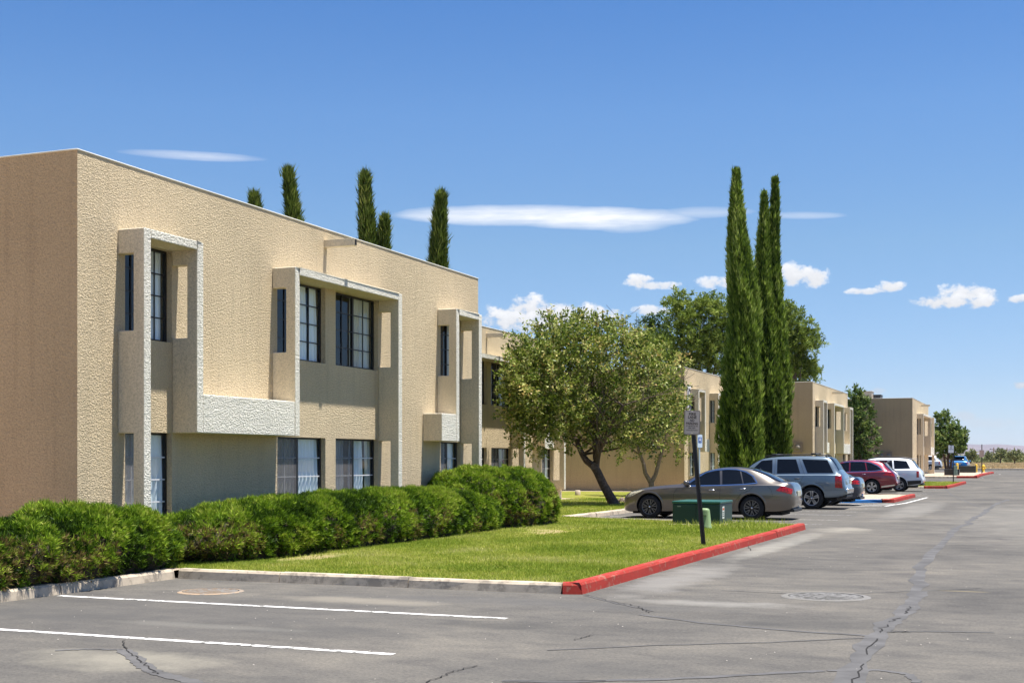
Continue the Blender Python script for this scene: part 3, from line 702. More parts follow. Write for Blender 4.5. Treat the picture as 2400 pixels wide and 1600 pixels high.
grass_patch(-11.9, -5.28, 26, 33.2, 38000, LAWN1, .035, .065, .013)
grass_patch(-17, -11.9, 31, 50, 34000, LAWN1, .04, .07, .018)
grass_patch(-12.5, -4.6, 76.6, 87, 16000, ISL3, .05, .09, .03)
# longer tufts round the utility boxes and along kerbs
def tufts(cx, cy, n, sx, sy, lmax):
    global base
    x = rng.normal(cx, sx, n); y = rng.normal(cy, sy, n); k = inpoly(x, y, LAWN1); x, y = x[k], y[k]; n = len(x)
    P = np.stack([x, y, hv(y)+KH-.02], 1); D = np.stack([rng.normal(0, .5, n), rng.normal(0, .5, n), np.ones(n)], 1)
    V, F = blades(P, D, rng.uniform(.08, lmax, n), rng.uniform(.01, .02, n)); GV.append(V); GF.append(F+base); GT.append(np.clip(rng.normal(.5, .2, n), 0, 1)); base += len(V)
tufts(-6.6, 29.1, 500, .55, .25, .22); tufts(-8.0, 29.9, 150, .3, .1, .14); tufts(-6.2, 30.4, 500, .45, .25, .24)
go = fastmesh('grass', np.concatenate(GV), np.concatenate(GF), np.concatenate(GT), M['grass'])
tag(go, 'short sunlit green lawn grass with yellowish patches', 'grass', kind='stuff')
del GV, GF, GT

# ------------------------------------------------------------------ junipers
def lump(a, b, seed):   # bumpy radius factor on a direction grid
    return .84+.32*vnoise(a, b, 1., seed)
def juniper(name, label, cx, cy, rx, ry, hz, n, seed, e=2.4, z0=KH-.02, prof=None, group='junipers along the nearest building', amp=1., tone=0.):
    """superellipsoid mound covered in spiky sprays; prof(y01) scales the height along Y"""
    root = thing(name, label, 'shrub', (cx, cy, z0), group=group)
    def surf(u, v):     # u azimuth, v 0..1 (0 bottom rim, 1 top)
        ph = v*math.pi/2
        c, s = np.cos(u), np.sin(u); rad = (np.abs(c/rx)**e+np.abs(s/ry)**e)**(-1/e)
        rr = np.cos(ph)**(2/3.2)
        x = rad*c*rr; y = rad*s*rr; z = hz*np.sin(ph)**(2/2.6)
        under = 1-.10*np.clip(1-z/(.35*hz), 0, 1)       # tucks in near the ground
        if prof is not None: z = z*prof(y/ry)
        wx, wy = x*under, y*under
        A = np.stack([wx, wy, z], -1)
        return A
    ta = np.linspace(0, 2*math.pi, 6001); tr = (np.abs(np.cos(ta)/rx)**e+np.abs(np.sin(ta)/ry)**e)**(-1/e); tx, ty = tr*np.cos(ta), tr*np.sin(ta)
    cl = np.concatenate([[0], np.cumsum(np.hypot(np.diff(tx), np.diff(ty)))]); arc = lambda t: np.interp(np.asarray(t)*cl[-1], cl, ta)
    def displaced(A, Nn):
        q = vnoise(A[:, 1]+A[:, 0]*.6, A[:, 2]*1.4+A[:, 0], 2.3, seed)-.5
        q2 = vnoise(A[:, 1]*1.3+A[:, 2], A[:, 0]*1.3-A[:, 2], 4.6, seed+1)-.5
        return A+Nn*(q*.24*amp+q2*(.07+.06*amp))[:, None], q+q2*.5
    def nfun(A):
        Nn = np.stack([A[:, 0]/rx**2*.8, A[:, 1]/ry**2*.8*(1 if ry < 3 else 2.2), (A[:, 2])/hz**2+.08], 1); return nrm(Nn)
    # sample uniformly in area by rejection on a dense set
    m = n*3; u = arc(rng.random(m)); v = rng.random(m)**.85
    A = surf(u, v); eps = 1e-3
    du = np.cos(v*math.pi/2)**(2/3.2)*np.linalg.norm(surf(u, np.clip(v+eps, 0, 1))-A, axis=1)/eps
    w = np.minimum(du/np.quantile(du, .97), 1)/np.maximum(v**.18, .2); k = rng.random(m) < w; A = A[k][:n]
    Nn = nfun(A); B, q = displaced(A, Nn); nn = len(B)
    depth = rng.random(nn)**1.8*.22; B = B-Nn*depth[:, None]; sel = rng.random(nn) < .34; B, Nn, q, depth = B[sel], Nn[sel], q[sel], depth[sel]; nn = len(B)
    # each sample is a spray of 5 narrow blades that share a direction
    zrel = np.clip(B[:, 2]/hz, 0, 1); keep = rng.random(nn) < np.clip(.50+1.1*zrel+.5*(vnoise(B[:, 1], B[:, 2]*1.5, 2.6, seed+9)-.4), .45, 1); B, Nn, q, depth, zrel = B[keep], Nn[keep], q[keep], depth[keep], zrel[keep]; nn = len(B)
    D0 = nrm(Nn*.8+np.array([0, 0, .45])+rng.normal(0, .35, (nn, 3))); K = 22
    sp_ = rng.normal(0, .55, (nn*K, 3)); D = nrm(np.repeat(D0, K, 0)+sp_); P = np.repeat(B, K, 0)+D*rng.uniform(0, .045, (nn*K, 1))
    P[:, 2] = np.maximum(P[:, 2], .01)
    L = rng.uniform(.038, .082, nn*K)*np.repeat(rng.uniform(.75, 1.3, nn), K); V, F = blades(P, D, L, rng.uniform(.010, .019, nn*K))
    t0 = .56+tone+q*.9-1.7*depth+rng.normal(0, .13, nn)  # deeper and hollow sprays tinted darker: self-shadow painted into the leaf colour
    brown = (zrel < .62) & (vnoise(B[:, 1], B[:, 2]*.6, 2.1, seed+5)+.35*(.45-zrel) > .56) & (rng.random(nn) < .62)
    t0 = np.where(brown, rng.uniform(.86, 1, nn), np.clip(t0, .03, .86))
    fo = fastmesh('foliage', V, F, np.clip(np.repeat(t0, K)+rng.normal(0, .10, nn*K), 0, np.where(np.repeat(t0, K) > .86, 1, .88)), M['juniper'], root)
    # inner mass of dark twigs
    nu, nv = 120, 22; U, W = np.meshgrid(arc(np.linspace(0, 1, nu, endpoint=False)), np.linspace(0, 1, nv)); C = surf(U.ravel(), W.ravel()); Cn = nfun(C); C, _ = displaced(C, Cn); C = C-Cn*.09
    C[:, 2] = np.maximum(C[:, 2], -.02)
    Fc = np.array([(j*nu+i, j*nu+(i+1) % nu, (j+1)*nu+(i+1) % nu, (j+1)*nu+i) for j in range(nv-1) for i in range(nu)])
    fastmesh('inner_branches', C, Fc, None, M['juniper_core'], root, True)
    # bare stems at the foot
    mb = MB()
    for i in range(int(10+ry*6)):
        a = rng.uniform(0, 2*math.pi); k_ = lambda q_: math.copysign(abs(q_)**(2/e), q_); x, y = rx*.9*k_(math.cos(a)), ry*.92*k_(math.sin(a))
        mb.tube([(x*.75, y*.93, 0), (x*.9, y*.97, .18), (x*1.0, y, .36)], [.02, .014, .006], 5)
    mb.build('stem', M['bark'], root)
    return root
juniper('juniper', 'low spreading juniper spilling towards the kerb at the left edge', -11.88, 12.6, 1.04, 3.3, .88, 42000, 11, 3.0, prof=lambda t: .74+.30*np.clip((t+.1)/.75, 0, 1), tone=-.05)
juniper('juniper', 'long clipped juniper hedge between building and lawn', -11.65, 21.5, .98, 6.0, .89, 64000, 21, 4.2, prof=lambda t: 1+.05*t, amp=.3)
juniper('juniper', 'tall rounded juniper mound at the far end of the hedge', -11.95, 28.5, 1.42, 2.62, 1.24, 30000, 31, 2.15)
# small plants at the hedge foot
def small_plant(px, py, label, hgt=.16, dry=False):
    x, y = gpx(px, py) if False else atd(px, 3100*(CAMH-.12)/(py-1079)); t = thing('ground_plant', label, 'plant', (x, y, KH-.02)); n = 60
    P = rng.normal(0, .05, (n, 3)); P[:, 2] = 0; D = np.stack([rng.normal(0, .8, n), rng.normal(0, .8, n), np.ones(n)], 1)
    V, F = leaves(P, D, rng.uniform(.4, 1, n)*hgt, rng.uniform(.012, .03, n)); fastmesh('leaves', V, F, rng.uniform(.7, 1, n) if dry else rng.uniform(.4, .9, n), M['juniper'] if not dry else M['drygrass'], t)
small_plant(215, 1352, 'small orange dry weed on the kerb edge under the low juniper', .12, True)
small_plant(660, 1303, 'small pale weed at the foot of the long hedge', .2)
small_plant(790, 1287, 'spiky pale weed beside the long hedge', .2)

# ------------------------------------------------------------------ trees
def limb(mb, p, d, L, r, levels, tips, spread=.5, up=.15, k=None, rs=None, minr=.006, seg=4, wiggle=.12):
    rs = rs or random; pts = [Vector(p)]; rad = [r]; dd = Vector(d).normalized()
    for i in range(seg):
        dd = (dd+Vector((rs.uniform(-1, 1), rs.uniform(-1, 1), rs.uniform(-1, 1)+up))*wiggle).normalized(); pts.append(pts[-1]+dd*L/seg); rad.append(max(minr, r*(1-.45*(i+1)/seg)))
    mb.tube(pts, rad, 7 if r > .03 else 5, cap=False)
    if levels == 0: tips.append((pts[-1], dd, L)); return
    n = k[0] if k else 3
    for i in range(n):
        q = pts[-1] if i < 2 else pts[seg-1 if rs.random() < .6 else seg-2]
        ax = Vector((rs.uniform(-1, 1), rs.uniform(-1, 1), rs.uniform(-.4, 1))).normalized(); nd = (dd*(1-spread)+ax*spread*1.3).normalized()
        limb(mb, q, nd, L*rs.uniform(.62, .86), rad[-1]*rs.uniform(.62, .8), levels-1, tips, spread, up, (k[1:] if k and len(k) > 1 else k), rs, minr, seg, wiggle)
def crown_twigs(cx, cy, cz, rx, ry, rz, n, seed, shell=.55, flat=0.):
    """twig anchor points filling an uneven ellipsoid, denser near its skin"""
    u = nrm(rng.normal(size=(n, 3))); r = (shell+(1-shell)*rng.random(n)**.6)
    r *= .80+.42*vnoise(u[:, 0]*2+5+u[:, 2], u[:, 1]*2+5-u[:, 2], 1.6, seed)
    P = u*r[:, None]; gap = vnoise(P[:, 0]*3+P[:, 2]*2, P[:, 1]*3-P[:, 2]*2, 1.5, seed+1); k = gap > .36; P, u = P[k], u[k]
    return P*np.array([rx, ry, rz])+np.array([cx, cy, cz]), u
def leafy(P, U, per, tl, ll, lw, up=.35, droop=0, tbase=.5, tsd=.16):
    n = len(P); D = nrm(U*.8+np.array([0, 0, up])+rng.normal(0, .45, (n, 3))); s = np.tile(np.linspace(0, 1, per), n)
    LP = np.repeat(P, per, 0)+np.repeat(D, per, 0)*(s*tl)[:, None]+rng.normal(0, tl*.10, (n*per, 3)); LP[:, 2] -= droop*s**2
    LD = nrm(np.repeat(D, per, 0)*.5+rng.normal(0, .75, (n*per, 3))); V, F = leaves(LP, LD, rng.uniform(.7, 1.2, n*per)*ll, rng.uniform(.7, 1.2, n*per)*lw)
    t = np.repeat(rng.normal(tbase, tsd, n), per)+rng.normal(0, .19, n*per); return V, F, np.clip(t, 0, 1)
def merge(parts):
    V, F, T, b = [], [], [], 0
    for v, f, t in parts: V.append(v); F.append(f+b); T.append(t); b += len(v)
    return np.concatenate(V), np.concatenate(F), np.concatenate(T)
# the broad leafy tree: crown shape set from its outline, trunk leaning and forked
def big_tree():
    bx, by = atd(1443, 45.)
    root = thing('broadleaf_tree', 'broad leafy tree with leaning forked trunk on the lawn behind the brown sedan', 'tree', (bx, by, KH-.03))
    m = 45./3100.
    def L(px, py, dd=0.):    # local point seen at the survey reading, at the tree's own distance
        d = 45.+dd; X, Y = atd(px, d); return Vector((X-bx, Y-by, CAMH+(1079-py)*d/3100-KH+.03))
    mb = MB(); tips = []
    mb.tube([L(1444, 1190), L(1428, 1160), L(1414, 1135), L(1400, 1105), L(1392, 1092)], [.21, .165, .15, .145, .14], 10)
    forks = [[(1392, 1092), (1375, 1080), (1365, 1065), (1352, 1035), (1330, 1000), (1290, 950)], [(1396, 1098), (1398, 1080), (1402, 1062), (1412, 1040), (1430, 1000), (1460, 950)],
             [(1398, 1075), (1396, 1040), (1392, 1000), (1385, 930), (1390, 850)]]
    for fi, f in enumerate(forks):
        pts = [L(px, py, (i-1)*(.35 if fi == 0 else -.4 if fi == 1 else .1)) for i, (px, py) in enumerate(f)]
        rad = [.13*(1-.13*i) for i in range(len(f))]; mb.tube(pts, rad, 8)
        for i in range(2, len(f)):
            for _ in range(3):
                a = random.uniform(0, 6.28); d = Vector((math.cos(a), math.sin(a), random.uniform(.15, .9))); limb(mb, pts[i], d, 1.25, rad[i]*.5, 2, tips, .5, .15, [3, 3])
    mb.build('trunk', M['bark'], root, weld=False)
    parts = []
    # lobes of the crown (px, py, radius px across, radius px high, radius metres deep, twigs)
    for px, py, rx, ry, rd, n, dd in [(1385, 885, 150, 122, 2.5, 560, 0), (1285, 900, 92, 102, 1.6, 380, -1.8), (1500, 930, 92, 105, 1.8, 260, .2), (1325, 812, 115, 55, 1.7, 290, -.8), (1440, 832, 95, 55, 1.8, 170, 0),
                                      (1300, 972, 105, 55, 1.6, 260, -1.4), (1440, 1000, 110, 45, 1.6, 200, -.5), (1245, 850, 38, 45, .8, 80, -2), (1235, 945, 40, 70, .8, 130, -2.2), (1215, 900, 22, 40, .5, 36, -2.4), (1255, 1020, 34, 34, .7, 46, -2), (1560, 890, 40, 70, .9, 50, 0), (1310, 775, 36, 24, .7, 36, -.8), (1395, 778, 60, 24, .8, 40, 0)]:
        c = L(px, py, dd); P, U = crown_twigs(c.x, c.y, c.z, rx*m, rd, ry*m, n, 40+px % 17, .35)
        parts.append(leafy(P, U, 26, .52, .135, .062, .35, 0, .52))
    # loose shoots that stick out of the crown
    for px, py, qx, qy in [(1292, 775, 1280, 715), (1300, 770, 1268, 730), (1312, 765, 1322, 722), (1410, 770, 1412, 738), (1340, 750, 1358, 728), (1362, 755, 1364, 725), (1420, 770, 1432, 745), (1455, 775, 1466, 742), (1245, 810, 1228, 788), (1212, 850, 1160, 868), (1200, 905, 1160, 912),
                           (1270, 770, 1252, 765), (1215, 800, 1172, 792), (1200, 960, 1158, 972), (1215, 1030, 1208, 1070), (1250, 1040, 1240, 1078), (1590, 930, 1610, 945), (1570, 1010, 1590, 1040), (1500, 800, 1520, 790), (1275, 1050, 1268, 1072), (1330, 1045, 1330, 1070), (1400, 765, 1402, 735)]:
        dq = -2.4 if qx < 1270 else -.6; a, b = L(px, py, dq), L(qx, qy, dq); n = 3; P = np.array([a.lerp(b, i/n) for i in range(n)]); U = np.array([(b-a).normalized()]*n); parts.append(leafy(P, U, 20, (b-a).length/n*1.2, .13, .055, .1, 0, .6))
        mb2 = MB(); mb2.tube([a, b], [.012, .004], 4); parts_tw.append(mb2)
    V, F, T = merge(parts); fastmesh('crown', V, F, T, M['myrtle'], root)
    q = MB()
    for t_ in parts_tw: q.add(t_.v, t_.f)
    q.build('twigs', M['bark_pale'], root, weld=False)
    return root
parts_tw = []
big_tree()
def small_tree():
    d0 = 56.; bx, by = atd(1526, d0); root = thing('broadleaf_tree', 'smaller leafy tree with V-shaped trunk behind the hood of the brown sedan', 'tree', (bx, by, KH-.03)); m = d0/3100
    def L(px, py, dd=0.):
        X, Y = atd(px, d0+dd); return Vector((X-bx, Y-by, CAMH+(1079-py)*(d0+dd)/3100-KH+.03))
    mb = MB(); tips = []
    mb.tube([L(1527, 1166), L(1527, 1145), L(1526, 1130)], [.14, .12, .11], 9)
    for f in ([(1526, 1132), (1512, 1108), (1508, 1085), (1500, 1065), (1488, 1030), (1470, 990)], [(1526, 1132), (1537, 1110), (1545, 1080), (1552, 1055), (1560, 1020), (1570, 980)]):
        pts = [L(*q) for q in f]; mb.tube(pts, [.1, .085, .08, .07, .05, .03], 8)
        for p in pts[3:]:
            for _ in range(3): a = random.uniform(0, 6.28); limb(mb, p, (math.cos(a), math.sin(a), .6), 1.1, .035, 1, tips, .5, .15, [3])
    mb.build('trunk', M['bark_pale'], root, weld=False)
    parts = []
    for px, py, rx, ry, rd, n in [(1505, 965, 85, 75, 1.7, 190), (1560, 1000, 48, 70, 1.4, 100), (1470, 1030, 50, 35, 1.2, 50), (1545, 900, 50, 50, 1.2, 60)]:
        c = L(px, py, .2); P, U = crown_twigs(c.x, c.y, c.z, rx*m, rd, ry*m, n, 70, .35); parts.append(leafy(P, U, 24, .5, .15, .065, .3, 0, .5))
    V, F, T = merge(parts); fastmesh('crown', V, F, T, M['myrtle'], root); return root
small_tree()
def cypress(px, d, ytop, hw, label, n, seed, lean=0., stems=None, zb=KH, group=None, ybase=None, dry=.15, tops=True):
    """columnar cypress; hw half width in metres low down; lean = sideways shift of the tip in metres"""
    bx, by = atd(px, d); H = CAMH+(1079-ytop)*d/3100-zb; root = thing('italian_cypress', label, 'tree', (bx, by, h(by)+zb), group=group)
    stems = stems or [(0, 0, H, hw, lean)]
    PP, DD, TT, cores = [], [], [], []
    for si, (ox, oy, Hs, w, ln) in enumerate(stems):
        k = int(n*Hs*w/(H*hw)/(1 if si == 0 else 1.6)); z = rng.random(k)**.92; a = rng.uniform(0, 2*math.pi, k)
        R_ = lambda z_: w*np.clip(np.minimum(1, (z_+.02)/.06)**.35*(1-z_**2.2)**.9*(1-.22*z_), .01, 9)
        f = .72+.50*vnoise(a*1.9+.35*z*Hs, z*Hs*.30, 1.3, seed+si)+.30*(vnoise(a*3.4, z*Hs*1.5, 1.3, seed+si+3)-.5)
        dep = rng.random(k)**1.6*.34
        r = R_(z)*f*(1-dep); cx = ox+ln*z**1.5*CT+.10*np.sin(z*9+seed); cy = oy+ln*z**1.5*ST
        PP.append(np.stack([cx+r*np.cos(a), cy+r*np.sin(a), z*Hs], 1)); DD.append(np.stack([np.cos(a)*.30, np.sin(a)*.30, np.ones(k)*.95], 1)+rng.normal(0, .16, (k, 3)))
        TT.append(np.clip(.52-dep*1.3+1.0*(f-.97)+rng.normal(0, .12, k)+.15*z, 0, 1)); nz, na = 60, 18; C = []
        for i in range(nz):
            zz = i/(nz-1)*.97
            for j in range(na):
                aa = 2*math.pi*j/na; ff = .72+.50*float(vnoise(np.array([aa*1.9+.35*zz*Hs]), np.array([zz*Hs*.30]), 1.3, seed+si)[0]); rr = float(R_(np.array([zz]))[0])*ff*.66
                C.append((ox+ln*zz**1.5*CT+.10*math.sin(zz*9+seed)+rr*math.cos(aa), oy+ln*zz**1.5*ST+rr*math.sin(aa), zz*Hs+.1))
        # thin shoots at the very top
        q = 60; zt_ = rng.uniform(.93, 1.0, q); PP.append(np.stack([ox+ln*zt_**1.5*CT+.10*np.sin(zt_*9+seed)+rng.normal(0, .05, q), oy+ln*zt_**1.5*ST+rng.normal(0, .05, q), zt_*Hs], 1)); DD.append(np.tile([-.15, 0, 1.], (q, 1))+rng.normal(0, .2, (q, 3))); TT.append(np.full(q, .5))
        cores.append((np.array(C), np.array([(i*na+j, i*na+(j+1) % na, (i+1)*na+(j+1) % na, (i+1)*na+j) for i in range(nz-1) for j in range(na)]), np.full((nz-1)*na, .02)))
    P = np.concatenate(PP); D = nrm(np.concatenate(DD)); T = np.concatenate(TT); K = 4; sc = max(.8, d/45)
    V, F = blades(np.repeat(P, K, 0)+rng.normal(0, .045, (len(P)*K, 3)), np.repeat(D, K, 0)+rng.normal(0, .16, (len(P)*K, 3)), rng.uniform(.14, .34, len(P)*K), rng.uniform(.03, .06, len(P)*K)*sc)
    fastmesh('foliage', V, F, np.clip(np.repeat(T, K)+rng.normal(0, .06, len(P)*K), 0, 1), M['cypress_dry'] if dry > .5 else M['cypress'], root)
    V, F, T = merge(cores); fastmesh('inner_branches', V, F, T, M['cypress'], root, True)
    t = MB(); t.tube([(0, 0, -.1), (0, 0, H*.5)], [.16, .06], 8); t.build('trunk', M['bark'], root); return root
GC = 'tall columnar cypresses'
cypress(1742, 60., 404, .95, 'tallest columnar cypress, left of the pair beside the parked cars', 15000, 3, -.25, None, ybase=1110, group=GC)
H2 = CAMH+(1079-430)*66/3100
cypress(1818, 66., 430, .86, 'right columnar cypress with two pointed tops beside the tan building', 14000, 5, 0, [(.08, 0, H2, .64, -.2), (-.30, -.35, H2-.75, .76, -.30)], group=GC)
def roof_cyp(px, ytop, hw, lean, label, seed, extra=None, d=38.):
    H = CAMH+(1079-ytop)*d/3100-KH; cypress(px, d, ytop, hw, label, 7500, seed, lean, [(0, 0, H, hw, lean)]+(extra(H) if extra else []), group='cypresses rising behind the nearest roof', dry=.8)
roof_cyp(612, 463, .55, -.2, 'cypress tip barely showing above the nearest roof, leftmost of the row', 13)
roof_cyp(702, 406, .55, -.25, 'leaning cypress above the nearest roof, second from the left', 14)
roof_cyp(878, 415, .55, -.2, 'tallest cypress above the nearest roof, third from the left', 15)
roof_cyp(912, 518, .40, -.1, 'short thin cypress tip tucked right of the tallest one above the roof', 16)
roof_cyp(1045, 462, .50, -.2, 'twin pointed cypress near the right end of the nearest roof', 17, lambda H: [(-.16, -.1, H-.9, .33, -.05)])
def puffy_tree(px, d, lobes, label, mat, name='pine_tree', zb=0., ll=.26, lw=.10, per=16, trunk=.28, group=None, tl=.6, tb=.5, stems=1, n_scale=1., shell=.5, puff=0):
    bx, by = atd(px, d); z0 = h(by)+zb; root = thing(name, label, 'tree', (bx, by, z0), group=group); m = d/3100; parts = []; mb = MB()
    for i, (qx, qy, rx, ry, n) in enumerate(lobes):
        X, Y = atd(qx, d); c = Vector((X-bx, Y-by+rng.uniform(-.8, .8)*min(1, rx*m), CAMH+(1079-qy)*m-z0)); P, U = crown_twigs(c.x, c.y, c.z, rx*m, rx*m*.9, ry*m, int(n*n_scale), 90+i*3+int(px) % 7, shell)
        if puff: P = P[::5]; P = np.repeat(P, 7, 0); U = nrm(rng.normal(size=P.shape)+np.array([0, 0, .35])); P = P+U*puff*rng.uniform(.5, 1, (len(P), 1))
        parts.append(leafy(P, U, per, tl, ll, lw, .5, 0, tb)); mb.tube([(c.x*.1, c.y*.1, max(.2, c.z*.45)), (c.x*.6, c.y*.6, c.z*.75), tuple(c)], [trunk*.5, trunk*.3, trunk*.12], 6)
    top = max(CAMH+(1079-q[1])*m-z0 for q in lobes)
    for s_ in range(stems):
        o_ = (s_-(stems-1)/2)*.35; mb.tube([(o_*.4, 0, -.1), (o_, 0, top*.3), (o_*1.6, 0, top*.7)], [trunk, trunk*.8, trunk*.4], 8)
    mb.build('trunk', M['bark'], root, weld=False); V, F, T = merge(parts); fastmesh('crown', V, F, T, M[mat], root); return root
GP = 'large pines behind the buildings'
puffy_tree(1640, 100., [(1640, 770, 80, 70, 380), (1600, 730, 40, 35, 120), (1680, 740, 45, 42, 140), (1590, 830, 70, 50, 220), (1680, 830, 60, 60, 240), (1640, 860, 90, 50, 260)], 'big rounded pine rising left of the tallest cypress', 'pine', group=GP, per=22, ll=.30, lw=.09, tl=.42, puff=.62)
puffy_tree(1530, 104., [(1530, 790, 38, 36, 130), (1512, 830, 30, 45, 110), (1560, 850, 50, 50, 190), (1545, 765, 12, 14, 20)], 'darker pine between the leafy tree and the big rounded pine', 'tree', group=GP, per=20, ll=.30, lw=.10, tb=.3, tl=.42, puff=.6)
puffy_tree(1860, 104., [(1870, 770, 38, 48, 200), (1885, 830, 38, 50, 200), (1850, 740, 24, 22, 60), (1870, 875, 48, 35, 200), (1832, 800, 30, 60, 160)], 'pine rising above the roof right of the cypresses', 'pine', group=GP, per=22, ll=.30, lw=.09, tl=.42, puff=.62)
puffy_tree(2018, 93.5, [(2015, 975, 24, 40, 120), (2022, 1030, 32, 42, 190), (2000, 1000, 20, 60, 120), (2004, 930, 10, 22, 26), (2016, 942, 8, 20, 20)], 'narrow dark green tree between the two farthest buildings', 'tree', 'street_tree', KH, .26, .12, 18, .14, tb=.55, tl=.45)
puffy_tree(2222, 117., [(2215, 1025, 38, 30, 170), (2208, 1000, 20, 26, 80), (2240, 1022, 20, 30, 90), (2203, 980, 6, 12, 14), (2225, 1050, 34, 22, 120), (2200, 1040, 16, 22, 60)], 'round dark tree on slim stems right of the farthest building', 'tree', 'street_tree', KH, .28, .15, 16, .11, tb=.55, tl=.45, stems=3)
# ------------------------------------------------------------------ cars (front towards local -x, side seen from -y)
def pchip(xs, ys):
    xs, ys = np.array(xs, float), np.array(ys, float); hh = np.diff(xs); dl = np.diff(ys)/hh; n = len(xs); d = np.zeros(n)
    for i in range(1, n-1):
        if dl[i-1]*dl[i] > 0: w1, w2 = 2*hh[i]+hh[i-1], hh[i]+2*hh[i-1]; d[i] = (w1+w2)/(w1/dl[i-1]+w2/dl[i])
    d[0], d[-1] = dl[0], dl[-1]
    def f(x):
        x = min(max(x, xs[0]), xs[-1]); i = min(int(np.searchsorted(xs, x, 'right'))-1, n-2); t = (x-xs[i])/hh[i]
        return float((1+2*t)*(1-t)**2*ys[i]+t*(1-t)**2*hh[i]*d[i]+t*t*(3-2*t)*ys[i+1]+t*t*(t-1)*hh[i]*d[i+1])
    return f
M['tyre'] = plain('tyre_rubber', (.013, .013, .013), .85, noise=.15); M['carglass'] = plain('tinted_glass', (.006, .008, .012), .08, 0, .28)
M['chrome'] = plain('chrome', (.75, .75, .76), .12, 1); M['trim'] = plain('black_trim', (.015, .015, .016), .5); M['rim_silver'] = plain('alloy_rim', (.55, .55, .56), .3, .9); M['rim_dark'] = plain('dark_alloy_rim', (.20, .19, .175), .4, .6)
def lamp_mat(name, col):
    m, nt, p = newmat(name); f = ntex(nt, coords(nt, scale=(1, 1, 1)), 26, 2)
    nt.links.new(ramp(nt, f, [(.4, [q*.5 for q in col]), (.62, [min(1, q*1.2) for q in col])]), p.inputs['Base Color']); p.inputs['Roughness'].default_value = .12; p.inputs['Coat Weight'].default_value = .25; p.inputs['Coat Roughness'].default_value = .03; return m
M['taillamp'] = lamp_mat('tail_lamp', (.50, .008, .006)); M['headlamp'] = lamp_mat('head_lamp', (.55, .50, .36)); M['arch'] = plain('arch_liner', (.01, .01, .01), .9)
M['plate'] = plain('licence_plate', (.5, .47, .34), .5)
def paint(name, col, metal=.55, rough=.32):
    m = plain(name, col, rough, metal, .5, coat=1); return m
def wheel(r, w, dark, style, parent, x, y, side):
    mb = MB(); rr = r*.66 if style != 'far' else r*.62; o = side
    prof = [(rr, -w/2), (rr+.02, -w/2-.002), (r-.03, -w/2+.004), (r-.008, -w/2+.03), (r, -w*.2), (r, w*.2), (r-.008, w/2-.03), (r-.03, w/2-.004), (rr+.02, w/2+.002), (rr, w/2)]
    mb.lathe(prof, 'y', (0, 0, 0), 40); wh = mb.build('wheel', M['tyre'], parent, loc=(x, y, r))
    mt = M['rim_dark'] if dark else M['rim_silver']; rm = MB(); fo = side*(w/2-.004)    # outer face plane
    rm.lathe([(rr*.90, fo-side*.05), (rr*.93, fo-side*.006), (rr*1.005, fo), (rr*1.005, fo-side*.012)], 'y', n=36); rm.lathe([(0, fo-side*.02), (rr*.17, fo-side*.02), (rr*.2, fo-side*.05)], 'y', n=16)
    n = {'mesh': 7, 'five': 5, 'twin': 5, 'far': 5}[style]
    for i in range(n):
        a = 2*math.pi*i/n+.3
        subs = {'mesh': ((-.16, .20), (.16, -.20)), 'five': ((-.13, -.10), (.13, .10)), 'twin': ((-.09, -.17), (.09, .17)), 'far': ((0, 0),)}[style]; hw = {'mesh': .013, 'five': .034, 'twin': .024, 'far': .05}[style]
        for s0, s1 in subs:
            p0 = Vector((math.cos(a+s0)*rr*.15, 0, math.sin(a+s0)*rr*.15)); p1 = Vector((math.cos(a+s1)*rr*.93, 0, math.sin(a+s1)*rr*.93)); t = (p1-p0).normalized(); q = Vector((-t.z, 0, t.x))*hw
            y0, y1 = fo-side*.045, fo-side*.016
            vs = [Vector((v.x, yy, v.z)) for yy in (y0, y1) for v in (p0-q*.8, p0+q*.8, p1+q, p1-q)]; rm.add(vs, [(0, 1, 2, 3), (4, 5, 6, 7), (0, 1, 5, 4), (1, 2, 6, 5), (2, 3, 7, 6), (3, 0, 4, 7)])
    rim = rm.build('rim', mt, wh)
    dk = MB(); dk.lathe([(0, fo-side*.075), (rr*.97, fo-side*.075)], 'y', n=30); dk.build('brake_backing', M['arch'], wh)
    cp = MB(); cp.lathe([(0, fo-side*.012), (rr*.10, fo-side*.012), (rr*.12, fo-side*.022)], 'y', n=14); cp.build('hub_cap', M['chrome'], wh)
    return wh
